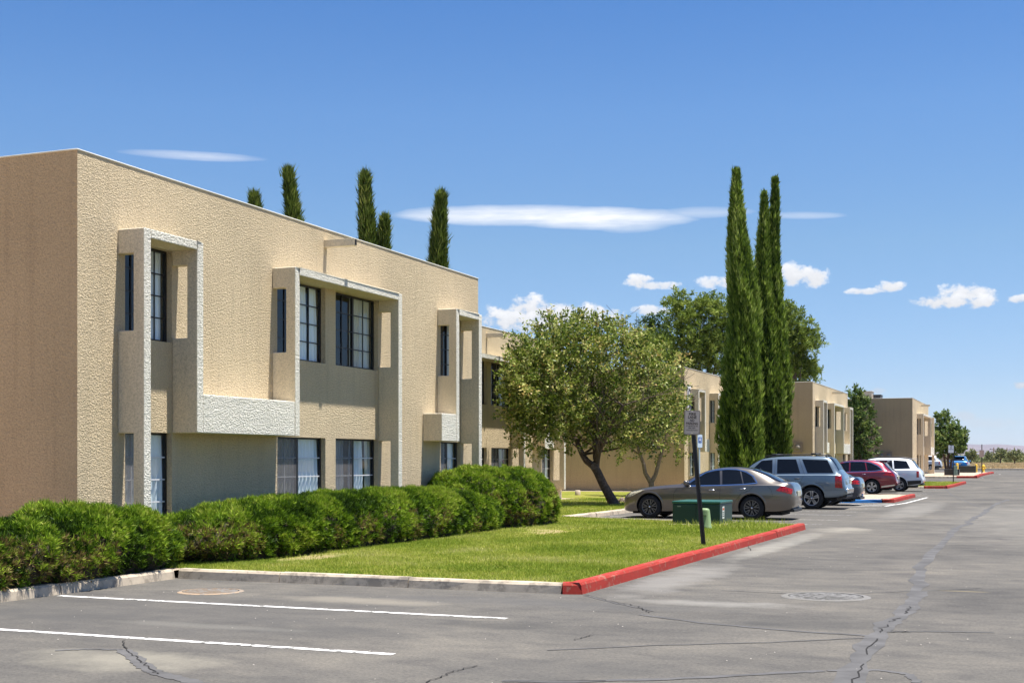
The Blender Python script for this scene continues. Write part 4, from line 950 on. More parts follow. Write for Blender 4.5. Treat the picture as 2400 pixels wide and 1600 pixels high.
def car(spec, name, label, cat, loc, rz=0, detail=2, group='cars parked nose in along the drive'):
    S = spec; root = thing(name, label, cat, loc, rz, group); L, Wd = S['L'], S['W']/2
    zb, zs, zt = pchip(*zip(*S['bottom'])), pchip(*zip(*S['belt'])), pchip(*zip(*S['top'])); wf, wr = pchip(*zip(*S['width'])), pchip(*zip(*S['roofw']))
    pm = S['paint']
    def sec(x):
        b, s, t, w, r = zb(x), zs(x), zt(x), wf(x)*Wd, wr(x)*Wd; t = max(t, s+.015); g = t-s; e = min(.07, g*.45)
        r = min(r, w*.93); hgt = s-b
        return [(0, b), (.78*w, b), (.93*w, b+.05*hgt), (.985*w, b+.28*hgt), (1.0*w, b+.55*hgt), (.995*w, b+.78*hgt), (.972*w, s-.03), (.93*w, s), (.93*w-(.93*w-r)*.03, s+g*.04), (.93*w-(.93*w-r)*.55+.01*g, s+(g-e)*.55), (r+.012, t-e), (r*.93, t-e*.38), (r*.6, t-.008-.03*g*.1), (0, t)]
    xs = sorted(set([0, .02, .06, .12, .2]+list(np.linspace(.3, L-.3, 58))+[L-.2, L-.12, L-.06, L-.02, L])); V, F = [], []; m = 14
    for x in xs:
        q = sec(x); V += [(x, -y, z) for y, z in q]+[(x, y, z) for y, z in q[-2:0:-1]]
    k = 2*m-2
    F = [(i*k+j, i*k+(j+1) % k, (i+1)*k+(j+1) % k, (i+1)*k+j) for i in range(len(xs)-1) for j in range(k)]+[tuple(range(k)), tuple(range((len(xs)-1)*k, len(xs)*k))]
    me = bpy.data.meshes.new('body'); me.from_pydata(V, [], F); bm = bmesh.new(); bm.from_mesh(me); bmesh.ops.recalc_face_normals(bm, faces=bm.faces); bm.to_mesh(me); bm.free()
    me.materials.append(pm); me.materials.append(M['arch']); body = bpy.data.objects.new('body', me); COL.objects.link(body)
    r, (xf, xr) = S['wheel_r'], S['wheels']; R_ = r*S.get('arch', 1.13)
    for x in (xf, xr):
        for sd in (-1, 1):
            c = MB(); c.lathe([(0, 0), (R_, 0), (R_, .34), (0, .34)], 'y', (x, sd*(Wd-.12)-.17, r+.015), 40); co = c.build('cut', [pm, M['arch']])
            for p in co.data.polygons: p.material_index = 1
            md = body.modifiers.new('b', 'BOOLEAN'); md.operation = 'DIFFERENCE'; md.object = co; md.solver = 'EXACT'
            dg = bpy.context.evaluated_depsgraph_get(); dg.update(); nm = bpy.data.meshes.new_from_object(body.evaluated_get(dg)); body.modifiers.clear(); body.data = nm; bpy.data.objects.remove(co)
    for p in body.data.polygons: p.use_smooth = True
    try: body.data.set_sharp_from_angle(angle=R(38))
    except Exception: pass
    body.data.name = 'body'; body.parent = root
    def ys(x, z):      # half width of the side surface
        q = sec(x)
        for a, b in zip(q[1:], q[2:]):
            if a[1] <= z <= b[1]: u = (z-a[1])/max(b[1]-a[1], 1e-6); return a[0]+(b[0]-a[0])*u
        return q[-2][0]
    def zcap(x): q = sec(x); return q[10][1]
    def side(name_, quad, mat, off=.006, nx=14, nz=6, both=True, parent=None, sides=(-1, 1), bulge=0):
        """patch on the side: quad corners (x, z) front-bottom, rear-bottom, rear-top, front-top"""
        o_ = None
        for sd in sides:
            a, b, c, d = quad; vs = []; fs = []
            for i in range(nx+1):
                for j in range(nz+1):
                    u, v = i/nx, j/nz; x = (a[0]*(1-u)+b[0]*u)*(1-v)+(d[0]*(1-u)+c[0]*u)*v; z = (a[1]*(1-u)+b[1]*u)*(1-v)+(d[1]*(1-u)+c[1]*u)*v
                    z += bulge*math.sin(math.pi*u)*v
                    z = min(z, zcap(x)-.004) if z > zs(x) else z
                    vs.append((x, sd*(ys(x, z)+off), z))
            fs = [(i*(nz+1)+j, (i+1)*(nz+1)+j, (i+1)*(nz+1)+j+1, i*(nz+1)+j+1) for i in range(nx) for j in range(nz)]
            mb = MB(); mb.add(vs, fs, 0, True); o_ = mb.build(name_, mat, parent or root, weld=False)
        return o_
    def seam(pts, w=.007, mat=None, off=.003, name_='door_seam', parent=body, sides=(-1,)):
        for sd in sides:
            mb = MB(); vs = []; P = []
            for (x0, z0), (x1, z1) in zip(pts[:-1], pts[1:]):
                n = max(2, int(math.hypot(x1-x0, z1-z0)/.05)); P += [(x0+(x1-x0)*i/n, z0+(z1-z0)*i/n) for i in range(n)]
            P.append(pts[-1])
            for i, (x, z) in enumerate(P):
                a, b = P[max(i-1, 0)], P[min(i+1, len(P)-1)]; tx, tz = b[0]-a[0], b[1]-a[1]; l = math.hypot(tx, tz) or 1; nx_, nz_ = -tz/l*w/2, tx/l*w/2
                for s_ in (1, -1): vs.append((x+nx_*s_, sd*(ys(x+nx_*s_, z+nz_*s_)+off), z+nz_*s_))
            mb.add(vs, [(2*i, 2*i+1, 2*i+3, 2*i+2) for i in range(len(P)-1)]); mb.build(name_, mat or M['trim'], parent, weld=False)
    def topglass(x0, x1, name_, mat, shrink=.0, off=.006):
        mb = MB(); vs = []; nx = 14
        for i in range(nx+1):
            x = x0+(x1-x0)*i/nx; q = sec(x); row = [q[10], q[11], q[12], q[13]]
            ee = [(-row[0][0]*.97, row[0][1]+.0), (-row[1][0], row[1][1]), (-row[2][0], row[2][1]), (0, row[3][1]), (row[2][0], row[2][1]), (row[1][0], row[1][1]), (row[0][0]*.97, row[0][1])]
            vs += [(x, y, z+off) for y, z in ee]
        mb.add(vs, [(i*7+j, i*7+j+1, (i+1)*7+j+1, (i+1)*7+j) for i in range(nx) for j in range(6)], 0, True); return mb.build(name_, mat, root, weld=False)
    topglass(*S['windshield'], 'windshield', M['carglass']); topglass(*S['rear_glass'], 'rear_window', M['carglass'])
    for q in S['windows']: side('side_window', q, M['carglass'], .004, bulge=S.get('bulge', 0))
    if S.get('chrome_line'):
        seam(S['chrome_line'], .028, M['chrome'], .010, 'window_trim', root)
    for q in S.get('seams', []): seam(q)
    for x, z in S.get('handles', []):
        mb = MB(); y = -ys(x, z); mb.tube([(x-.09, y-.004, z), (x-.07, y-.03, z+.004), (x+.07, y-.03, z+.006), (x+.09, y-.004, z+.004)], [.010, .014, .014, .010], 6); mb.build('door_handle', S.get('handle_mat', M['chrome']), root)
    if S.get('mirror'):
        x, z = S['mirror']
        for sd in (-1, 1):
            y = ys(x, z); mb = MB(); mb.lathe([(.0, -.13), (.055, -.12), (.075, -.06), (.078, .02), (.06, .08), (0, .10)], 'y', (x, sd*(y+.12), z+.04), 14); mb.tube([(x, sd*(y-.02), z-.02), (x, sd*(y+.06), z+.02)], [.03, .022], 6); mb.build('wing_mirror', pm, root)
    for q in S['tail']: side('tail_lamp', q, M['taillamp'], .010, 8, 5)
    for q in S.get('head', []): side('headlamp', q, M['headlamp'], .008, 8, 4)
    for q in S.get('cladding', []): side('lower_trim', q, S.get('clad_mat', M['trim']), .012, 16, 3)
    # rear face : lamps wrap round, plate, bumper shelf, exhaust
    xe = L-.01; zr = S['rear_z']; w = wf(L-.12)*Wd
    if S.get('step', 1): mb = MB(); mb.box(xe-.05, xe+.03, -w*.84, w*.84, zr-.30, zr-.17); mb.build('rear_bumper_step', S.get('bumper_mat', pm), root, .02, seg=3)
    mb = MB(); mb.box(xe+.0, xe+.022, -.26, .26, zr-.02, zr+.12); mb.build('licence_plate', M['plate'], root, .004)
    if S.get('step', 1): mb = MB(); mb.box(xe-.02, xe+.016, -.42, .42, zr+.16, zr+.19); mb.build('boot_trim', M['chrome'], root, .004)
    mb = MB(); mb.box(xe-.30, xe-.01, -w*.8, w*.8, zb(L-.2)-.02, zb(L-.2)+.06); mb.build('rear_valance', M['trim'], root, .01)
    for sd in S.get('exhaust', (-1,)): mb = MB(); mb.lathe([(.032, -.14), (.042, -.14), (.042, .0), (.034, .0)], 'x', (L-.02, sd*w*.62, zb(L-.2)+.02), 12); mb.build('exhaust_tip', M['chrome'], root)
    mb = MB(); mb.box(.25, L-.35, -Wd*.68, Wd*.68, zb(L/2)-.06, zb(L/2)+.12); mb.build('underbody', M['arch'], root)
    for x in (xf, xr):
        for sd in (-1, 1): wheel(r, S.get('tyre_w', .22), S.get('dark_rim', False), S['rim'] if detail > 1 else 'far', root, x, sd*(Wd-.135), sd)
    if S.get('arch_lip'):
        for x in (xf, xr):
            for sd in (-1, 1):
                vs = []; n = 26
                for i in range(n+1):
                    a = R(-8)+R(196)*i/n
                    for rr_, of in ((R_+.002, .004), (R_+.03, .012), (R_+.05, .002)):
                        px_, pz_ = x+rr_*math.cos(a), r+.015+rr_*math.sin(a); pz_ = max(pz_, zb(px_)+.01); vs.append((px_, sd*(ys(px_, pz_)+of), pz_))
                mb = MB(); mb.add(vs, [(i*3+j, i*3+j+1, (i+1)*3+j+1, (i+1)*3+j) for i in range(n) for j in (0, 1)], 0, True); mb.build('wheel_arch_lip', pm, root, weld=False)
    if S.get('rack'):
        x0, x1 = S['rack']
        for sd in (-1, 1):
            y = wr((x0+x1)/2)*Wd*.86*sd; n = 8; mb = MB(); mb.tube([(x0, y, zt(x0)-.03)]+[(x0+.08+(x1-x0-.16)*i/n, y, zt(x0+.08+(x1-x0-.16)*i/n)+.045) for i in range(n+1)]+[(x1, y, zt(x1)-.03)], .019, 6); mb.build('roof_rail', M['trim'], root)
        for x in S.get('bars', []): mb = MB(); yy = wr(x)*Wd*.84; mb.tube([(x, -yy, zt(x)+.07), (x, 0, zt(x)+.075), (x, yy, zt(x)+.07)], .022, 6); mb.build('roof_bar', M['trim'], root)
        for x in S.get('bars', []):
            for sd in (-1, 1): mb = MB(); mb.obox((x, sd*wr(x)*Wd*.84, zt(x)+.07), .16, .07, .055); mb.build('rack_foot', M['trim'], root, .015)
    if S.get('spoiler'):
        x0, x1, z = S['spoiler']; yy = S.get('spoiler_w', wr(x0))*Wd*.92; mb = MB(); mb.add([(x0, -yy, z-.03), (x1, -yy*.96, z-.012), (x1, yy*.96, z-.012), (x0, yy, z-.03), (x0, -yy, z+.006), (x1, -yy*.96, z+.012), (x1, yy*.96, z+.012), (x0, yy, z+.006)], [(0, 3, 2, 1), (4, 5, 6, 7), (0, 1, 5, 4), (1, 2, 6, 5), (2, 3, 7, 6), (3, 0, 4, 7)]); mb.build('spoiler', pm, root, .008)
    if S.get('antenna'): x = S['antenna']; mb = MB(); mb.add([(x, 0, zt(x)+.05), (x-.09, 0, zt(x)-.005), (x+.03, -.018, zt(x)-.005), (x+.03, .018, zt(x)-.005)], [(0, 1, 2), (0, 2, 3), (0, 3, 1)]); mb.build('antenna_fin', pm, root, weld=False)
    return root
SEDAN = dict(L=4.77, W=1.80, bottom=[(0, .22), (.10, .18), (.5, .17), (2.4, .19), (4.2, .20), (4.6, .25), (4.72, .33), (4.77, .46)],
    belt=[(0, .54), (.07, .63), (.28, .735), (.8, .825), (1.6, .895), (2.5, .925), (3.4, .955), (4.0, .965), (4.5, .955), (4.68, .90), (4.74, .78), (4.77, .66)],
    top=[(0, .57), (.07, .67), (.28, .785), (.7, .87), (1.2, .93), (1.62, .965), (2.05, 1.20), (2.4, 1.345), (2.8, 1.42), (3.15, 1.435), (3.5, 1.40), (3.9, 1.275), (4.42, 1.045), (4.6, 1.015), (4.68, .99), (4.74, .84), (4.77, .68)],
    width=[(0, .70), (.05, .79), (.15, .885), (.4, .96), (.8, 1), (2.3, .99), (3.7, 1), (4.2, .97), (4.45, .935), (4.62, .87), (4.72, .76), (4.77, .58)], roofw=[(0, .55), (.7, .84), (1.6, .86), (2.2, .72), (2.8, .655), (3.3, .64), (3.9, .68), (4.5, .80), (4.77, .64)],
    wheels=(.80, 3.65), wheel_r=.325, rim='mesh', dark_rim=True, paint=paint('brown_grey_metallic', (.150, .134, .118), .75, .28), windshield=(1.68, 2.42), rear_glass=(3.62, 4.38),
    windows=[[(1.86, .925), (2.78, .95), (2.72, 1.345), (2.36, 1.28)], [(2.84, .95), (3.40, .975), (3.27, 1.345), (2.79, 1.35)], [(3.43, .975), (3.76, 1.0), (3.60, 1.20), (3.31, 1.335)]],
    chrome_line=[(1.80, .925), (2.1, 1.125), (2.35, 1.285), (2.6, 1.345), (2.95, 1.372), (3.2, 1.362), (3.45, 1.30), (3.66, 1.18), (3.79, 1.0), (3.4, .958), (2.8, .932), (1.86, .908)],
    seams=[[(1.62, .88), (1.50, .70), (1.48, .42), (1.52, .22)], [(2.80, .94), (2.78, .60), (2.80, .24)], [(3.74, .95), (3.60, .80), (3.38, .72), (3.2, .5), (3.1, .26)], [(1.5, .24), (3.1, .24)], [(4.05, .955), (4.18, .80), (4.22, .64)]],
    handles=[(2.56, .80), (3.42, .835)], mirror=(1.86, .95), tail=[[(4.30, .80), (4.70, .70), (4.72, .84), (4.45, .93)]], head=[[(.10, .55), (.30, .62), (.66, .80), (.26, .725)]], rear_z=.66, exhaust=(-1, 1), arch_lip=True, antenna=3.72, step=0, tyre_w=.235)
SUV = dict(L=4.87, W=1.88, bottom=[(0, .42), (.2, .34), (2.4, .33), (4.3, .36), (4.7, .42), (4.87, .52)], belt=[(0, .80), (.1, .92), (.4, 1.0), (1.3, 1.10), (2.0, 1.13), (4.0, 1.15), (4.6, 1.15), (4.72, 1.10), (4.80, .80), (4.87, .62)],
    top=[(0, .84), (.1, .98), (.4, 1.06), (1.0, 1.13), (1.35, 1.18), (1.75, 1.50), (2.1, 1.68), (2.6, 1.745), (3.4, 1.76), (4.1, 1.745), (4.3, 1.70), (4.46, 1.52), (4.62, 1.24), (4.74, 1.13), (4.80, .84), (4.87, .64)],
    width=[(0, .75), (.12, .88), (.4, .97), (.9, 1), (4.2, 1), (4.6, .965), (4.78, .92), (4.87, .86)], roofw=[(0, .7), (1.3, .84), (2.0, .74), (2.6, .71), (3.6, .71), (4.2, .69), (4.6, .74), (4.87, .7)],
    wheels=(.87, 3.74), wheel_r=.37, rim='five', paint=paint('blue_grey_metallic', (.15, .20, .245), .6, .32), windshield=(1.42, 2.05), rear_glass=(4.27, 4.62), arch=1.16,
    windows=[[(1.62, 1.165), (2.44, 1.175), (2.42, 1.63), (2.06, 1.60)], [(2.60, 1.175), (3.36, 1.19), (3.20, 1.645), (2.58, 1.645)], [(3.60, 1.195), (4.44, 1.20), (4.22, 1.62), (3.40, 1.645)]],
    seams=[[(1.5, 1.10), (1.42, .5), (1.5, .4)], [(2.52, 1.66), (2.52, 1.15), (2.5, .42)], [(3.30, 1.66), (3.50, 1.15), (3.36, .86), (3.3, .78)], [(3.06, 1.18), (3.06, 1.64)]], handles=[(2.28, 1.02), (3.27, 1.0)], handle_mat=M['trim'], mirror=(1.68, 1.15),
    tail=[[(4.50, .72), (4.74, .70), (4.70, 1.12), (4.50, 1.10)]], rear_z=.86, rack=(2.1, 4.2), bars=[2.45, 3.75], cladding=[[(4.16, .42), (4.80, .52), (4.78, .64), (4.14, .60)], [(1.3, .36), (3.3, .36), (3.3, .44), (1.3, .44)]], clad_mat=paint('grey_cladding', (.20, .25, .28), .3, .5), bumper_mat=M['chrome'], tyre_w=.25, arch_lip=True)
CROSS = dict(L=4.68, W=1.88, bottom=[(0, .34), (.2, .26), (2.4, .25), (4.2, .28), (4.55, .36), (4.68, .5)], belt=[(0, .68), (.1, .80), (.4, .90), (1.2, .99), (2.0, 1.03), (3.5, 1.07), (4.3, 1.10), (4.5, 1.06), (4.62, .86), (4.68, .66)],
    top=[(0, .72), (.1, .86), (.4, .97), (1.0, 1.06), (1.3, 1.11), (1.75, 1.38), (2.2, 1.57), (2.7, 1.64), (3.3, 1.64), (3.8, 1.575), (4.05, 1.50), (4.25, 1.30), (4.45, 1.12), (4.58, 1.02), (4.64, .88), (4.68, .70)],
    width=[(0, .70), (.12, .85), (.4, .96), (.9, 1), (3.9, 1), (4.3, .96), (4.58, .88), (4.68, .78)], roofw=[(0, .65), (1.3, .82), (2.1, .70), (2.7, .67), (3.5, .66), (4.1, .62), (4.5, .68), (4.68, .62)],
    wheels=(.88, 3.56), wheel_r=.355, rim='twin', paint=paint('dark_red_metallic', (.19, .012, .028), .5, .3), windshield=(1.38, 2.1), rear_glass=(4.0, 4.42),
    windows=[[(1.62, 1.06), (2.50, 1.09), (2.48, 1.52), (2.08, 1.47)], [(2.56, 1.09), (3.30, 1.12), (3.2, 1.53), (2.54, 1.53)], [(3.36, 1.12), (4.02, 1.16), (3.66, 1.45), (3.26, 1.53)]], chrome_line=[(2.2, 1.525), (2.6, 1.56), (3.1, 1.56), (3.5, 1.50), (3.8, 1.36), (4.06, 1.17), (3.6, 1.10), (2.4, 1.06)],
    seams=[[(2.53, 1.06), (2.52, .3)], [(3.5, 1.08), (3.3, .8), (3.1, .5)]], handles=[(2.3, .93), (3.2, .96)], mirror=(1.66, 1.05), tail=[[(4.05, .90), (4.60, .86), (4.58, .98), (4.22, 1.03)]], rear_z=.74, spoiler=(3.86, 4.22, 1.56), arch_lip=True, exhaust=(-1, 1),
    cladding=[[(4.0, .32), (4.6, .42), (4.6, .48), (4.0, .40)]], clad_mat=M['chrome'])
import copy
BIG = copy.deepcopy({k: v for k, v in CROSS.items() if k not in ('paint', 'clad_mat')}); BIG.update(L=4.98, W=1.97, paint=paint('white_paint', (.72, .75, .78), 0, .3), clad_mat=M['trim'],
    bottom=[(0, .36), (.2, .28), (2.4, .27), (4.5, .30), (4.85, .38), (4.98, .5)], belt=[(0, .74), (.1, .88), (.4, 1.0), (1.3, 1.08), (2.2, 1.12), (4.0, 1.14), (4.7, 1.14), (4.85, 1.06), (4.93, .86), (4.98, .66)],
    top=[(0, .78), (.1, .94), (.4, 1.06), (1.0, 1.13), (1.4, 1.18), (1.85, 1.48), (2.25, 1.68), (2.8, 1.75), (3.6, 1.75), (4.2, 1.70), (4.42, 1.64), (4.6, 1.40), (4.76, 1.18), (4.86, 1.09), (4.94, .9), (4.98, .70)],
    width=[(0, .74), (.12, .88), (.4, .97), (.9, 1), (4.3, 1), (4.7, .96), (4.88, .90), (4.98, .82)], roofw=[(0, .68), (1.4, .84), (2.2, .72), (2.8, .69), (3.8, .69), (4.4, .66), (4.8, .72), (4.98, .66)], wheels=(.92, 3.82), windshield=(1.48, 2.15), rear_glass=(4.42, 4.74),
    windows=[[(1.75, 1.15), (2.6, 1.17), (2.58, 1.62), (2.15, 1.57)], [(2.66, 1.17), (3.5, 1.18), (3.44, 1.63), (2.64, 1.63)], [(3.58, 1.18), (4.36, 1.20), (4.16, 1.58), (3.52, 1.63)]], chrome_line=None, handles=[(2.4, 1.0), (3.4, 1.02)], mirror=(1.8, 1.12), tail=[[(4.68, .74), (4.80, .74), (4.80, 1.06), (4.68, 1.06)]],
    seams=[[(2.62, 1.1), (2.6, .3)]], spoiler=(4.25, 4.60, 1.70), rack=(2.2, 4.3), cladding=[[(4.25, .34), (4.9, .42), (4.9, .60), (4.22, .56)]], rear_z=.80)
def clear(spec): return {k: v for k, v in spec.items()}
xs_ = onY(1761, 35.45)   # rear wheel of the sedan
car(SEDAN, 'parked_sedan', 'brown grey four door sedan with dark mesh wheels behind the transformer box', 'car', (xs_-3.65, 36.35, 0))
xu = onY(1901, 43.95); car(SUV, 'parked_suv', 'blue grey boxy SUV with black roof rack beside the brown sedan', 'SUV', (xu-3.74, 44.95, 0))
D2 = clear(SEDAN); D2.update(paint=paint('dark_blue_paint', (.018, .03, .055), .4, .25), dark_rim=False, rim='five', tail=[[(4.15, .78), (4.72, .76), (4.72, .90), (4.30, .93)]], wheel_r=.33)
car(D2, 'parked_sedan', 'dark blue sedan mostly hidden behind the blue grey SUV, its tail showing', 'car', (onY(2016, 47.9)-4.77, 48.75, 0))
xr = onY(2043, 64.5); car(CROSS, 'parked_suv', 'dark red crossover with silver split-spoke wheels between the gravel island and the white SUV', 'SUV', (xr-3.56, 65.45, 0))
D3 = clear(CROSS); D3.update(paint=paint('grey_blue_paint', (.10, .12, .15), .5, .3)); car(D3, 'parked_suv', 'grey crossover squeezed between the dark red one and the white SUV', 'SUV', (onY(2098, 67.7)-4.6, 68.6, 0))
xw = onY(2107, 70.6); car(BIG, 'parked_suv', 'white three row SUV, last in the near row of parked cars', 'SUV', (xw-3.82, 71.6, 0))
# two cars far off beyond the gravel island
bx, by = atd(2199, 146); D4 = clear(BIG); D4.update(paint=paint('silver_white_paint', (.55, .57, .6), .2, .35), rack=None); car(D4, 'parked_suv', 'silver white SUV partly hidden by the corner of the farthest building', 'SUV', (bx-4.6, by+.4, h(by)), 0, 1, 'cars parked beyond the farthest building')
bx, by = atd(2252, 138); D5 = clear(CROSS); D5.update(paint=paint('bright_blue_paint', (.02, .13, .32), .4, .3)); car(D5, 'parked_suv', 'bright blue car seen from behind, parked beyond the long dark box', 'SUV', (bx-.0, by, h(by)), R(-90), 1, 'cars parked beyond the farthest building')
# ------------------------------------------------------------------ signs and utility boxes
M['post'] = plain('dark_post', (.035, .03, .03), .5, .2, noise=.2); M['signface'] = plain('aged_sign_face', (.55, .45, .38), .5, noise=.05, nscale=20); M['brown'] = plain('sign_brown', (.05, .026, .018), .5)
def rrect(w, hh, r, n=5):
    out = []
    for cx, cy, a0 in ((w/2-r, hh/2-r, 0), (-w/2+r, hh/2-r, 90), (-w/2+r, -hh/2+r, 180), (w/2-r, -hh/2+r, 270)):
        for i in range(n+1): a = R(a0+90*i/n); out.append((cx+r*math.cos(a), cy+r*math.sin(a)))
    return out
def plate(w, hh, r, y0, y1, m=0, mb=None):
    mb = mb or MB(); p = rrect(w, hh, r); n = len(p)
    mb.add([(x, y0, z) for x, z in p]+[(x, y1, z) for x, z in p], [tuple(range(n)), tuple(range(n, 2*n))[::-1]]+[(i, (i+1) % n, n+(i+1) % n, n+i) for i in range(n)], m); return mb
def fire_sign():
    bx, by = atd(1648, 23.3); root = thing('fire_lane_sign', 'FIRE LANE NO PARKING sign on a leaning dark post in the lawn', 'sign', (bx, by, KH-.03))
    tx, tz = (1622-1648)*23.3/3100, CAMH+(1079-990)*23.3/3100-KH+.03    # plate centre: shifted by the lean
    rz = TH-.05; root.rotation_euler = (0, 0, rz); k = tx/tz
    def at(z): return Vector((k*z, 0, z))
    mb = MB(); ht = tz+.20; w = .030
    for sx, a, b in ((0, -w, w),):  # U-channel post: web and two flanges
        pass
    def bar(x0, x1, y0, y1): mb.add([(k*z+x, y, z) for z in (-.2, ht) for x, y in ((x0, y0), (x1, y0), (x1, y1), (x0, y1))], [(0, 3, 2, 1), (4, 5, 6, 7), (0, 1, 5, 4), (1, 2, 6, 5), (2, 3, 7, 6), (3, 0, 4, 7)])
    bar(-.012, .026, .02, .026); bar(-.034, -.012, -.012, -.006); bar(.026, .048, -.012, -.006); bar(-.016, -.012, -.006, .026); bar(.026, .030, -.006, .026)
    post = mb.build('post', M['post'], root, weld=False); hb = MB()
    for i in range(46): z = .95+i*.025; hb.box(k*z+.034, k*z+.043, -.0135, -.0115, z-.005, z+.005)
    hb.build('punched_holes', plain('hole_light', (.3, .31, .3), .6), post)
    p = plate(.285, .43, .03, -.020, -.016).build('sign_plate', M['brown'], root, loc=(tx, 0, tz)); p.rotation_euler = (0, -math.atan(k)*.35, 0)
    f = plate(.272, .417, .025, -.0225, -.0205).build('sign_face', M['signface'], p)
    f2 = plate(.255, .40, .02, -.0228, -.0222).build('border', M['brown'], p); f3 = plate(.247, .392, .018, -.0236, -.0230).build('face_panel', M['signface'], p)
    for s, y, sz, b in (('FIRE', .148, .068, .002), ('LANE', .092, .068, .002), ('NO', .036, .062, .002), ('PARKING', -.018, .06, .0018), ('BY ORDER OF THE', -.062, .034, .0006), ('FIRE DEPT', -.098, .034, .0006), ('VIOLATORS TOWED', -.135, .026, .0004)):
        t = text('lettering', s, sz, M['brown'], p, (0, -.0245, y), (R(90), 0, 0), .0005, bold=b)
        w_ = max(v.co.x for v in t.data.vertices)-min(v.co.x for v in t.data.vertices); mx = {'FIRE': .125, 'LANE': .15, 'NO': .075, 'PARKING': .205, 'BY ORDER OF THE': .20, 'FIRE DEPT': .125, 'VIOLATORS TOWED': .205}[s]; t.scale = (mx/w_, 1, 1)
    for z in (.19, -.19): q = MB(); q.lathe([(0, -.006), (.006, -.004), (.007, 0)], 'y', (0, -.0225, z*.99), 10); q.build('bolt', plain('steel', (.4, .4, .4), .4, .8), p)
fire_sign()
def post_sign(px, d, ybase, ytop, face, label, rz, w, hh, col, zc=None, round_=.02, lines=4, group=None):
    bx, by = atd(px, d); z0 = h(by)+KH-.03; root = thing('parking_sign', label, 'sign', (bx, by, z0), rz, group); top = CAMH+(1079-ytop)*d/3100-z0
    mb = MB(); mb.box(-.03, .03, .0, .03, -.2, top); mb.build('post', M['post'], root)
    zc = top-hh/2-.03 if zc is None else zc
    p = plate(w, hh, round_, -.008, -.002).build('sign_plate', plain('sign_back', (.55, .56, .58), .4), root, loc=(0, 0, zc)); f = plate(w-.03, hh-.03, round_, -.011, -.0085).build('sign_face', plain('sign_face', col, .5), p)
    return root, p
r_, p_ = post_sign(2234.6, 81., 1131.8, 1042, None, 'white parking sign on a dark post in the small lawn island', TH+.15, .36, .46, (.7, .7, .75), group='far parking signs')
t = text('lettering', 'FIRE\nLANE\nNO\nPARKING', .075, M['brown'], p_, (0, -.0125, .1), (R(90), 0, 0), .0005)
p_.location.x = -.16
r_, p_ = post_sign(2301, 103, 1110, 1041, None, 'pale brown parking sign turned sideways on a dark post near the far gravel', TH-.9, .42, .55, (.42, .35, .33), 2.15-.55, group='far parking signs')
# blue accessible parking sign on a pale post
bx, by = atd(1640, 48.); hs_ = thing('accessible_parking_sign', 'narrow blue and white accessible parking sign on a pale post behind the sedan roof', 'sign', (bx, by, KH-.03), R(90)-.36)
b = MB(); b.box(-.03, .03, .0, .04, -.2, 2.45); b.build('post', plain('pale_blue_post', (.45, .55, .62), .5), hs_)
p = plate(.30, .47, .03, -.012, -.004).build('sign_plate', plain('pale_plate', (.62, .72, .78), .5), hs_, loc=(0, 0, 2.21)); f = plate(.21, .21, .02, -.015, -.0125).build('blue_panel', plain('sign_blue', (.02, .10, .38), .5), p, loc=(0, 0, .04))
q = MB(); q.lathe([(.045, -.018), (.06, -.018), (.06, -.016), (.045, -.016)], 'y', (.0, 0, -.03), 20); q.lathe([(0, -.018), (.022, -.018), (.022, -.016)], 'y', (-.005, 0, .07), 14); q.box(-.02, 0, -.018, -.016, -.02, .05); q.box(-.02, .05, -.018, -.016, -.03, -.015)
q.build('wheelchair_symbol', plain('sign_white2', (.8, .8, .8), .5), f)
# transformer cabinet
def transformer():
    x0, y0 = -7.97, 29.95; rz = 0.; root = thing('transformer_box', 'dark green transformer cabinet standing on the lawn in front of the brown sedan', 'transformer', (x0, y0, KH-.03))
    g = plain('transformer_green', (.004, .036, .027), .42, noise=.12, nscale=5); g2 = plain('transformer_lid_green', (.015, .085, .062), .4, noise=.1, nscale=5)
    b = MB(); b.box(0, 1.12, 0, 1.3, 0, .50); b.build('cabinet', g, root, .02)
    b = MB(); b.box(-.012, 1.135, -.012, 1.315, .502, .565); b.build('lid', g2, root, .018)
    b = MB(); b.box(-.08, 1.22, -.08, 1.4, -.05, .035); b.build('pad', M['kerb'], root, .01)
    b = MB(); b.box(1.1205, 1.124, .24, .44, .16, .44); l = b.build('warning_label', plain('label_white', (.75, .76, .72), .5), root)
    for z, t_ in ((.38, .05), (.31, .02), (.27, .02), (.22, .03)): q = MB(); q.box(1.1245, 1.1255, .26, .42, z-t_/2, z+t_/2); q.build('label_print', plain('label_print', (.12, .14, .12) if z < .36 else (.6, .12, .03), .5), l)
    b = MB(); b.box(.12, .20, -.012, 0, .43, .455); b.build('latch', plain('steel_latch', (.25, .3, .28), .4, .6), root)
    b = MB(); b.box(.555, .565, -.004, 0, .03, .5); b.build('door_seam', M['dark'], root)
transformer()
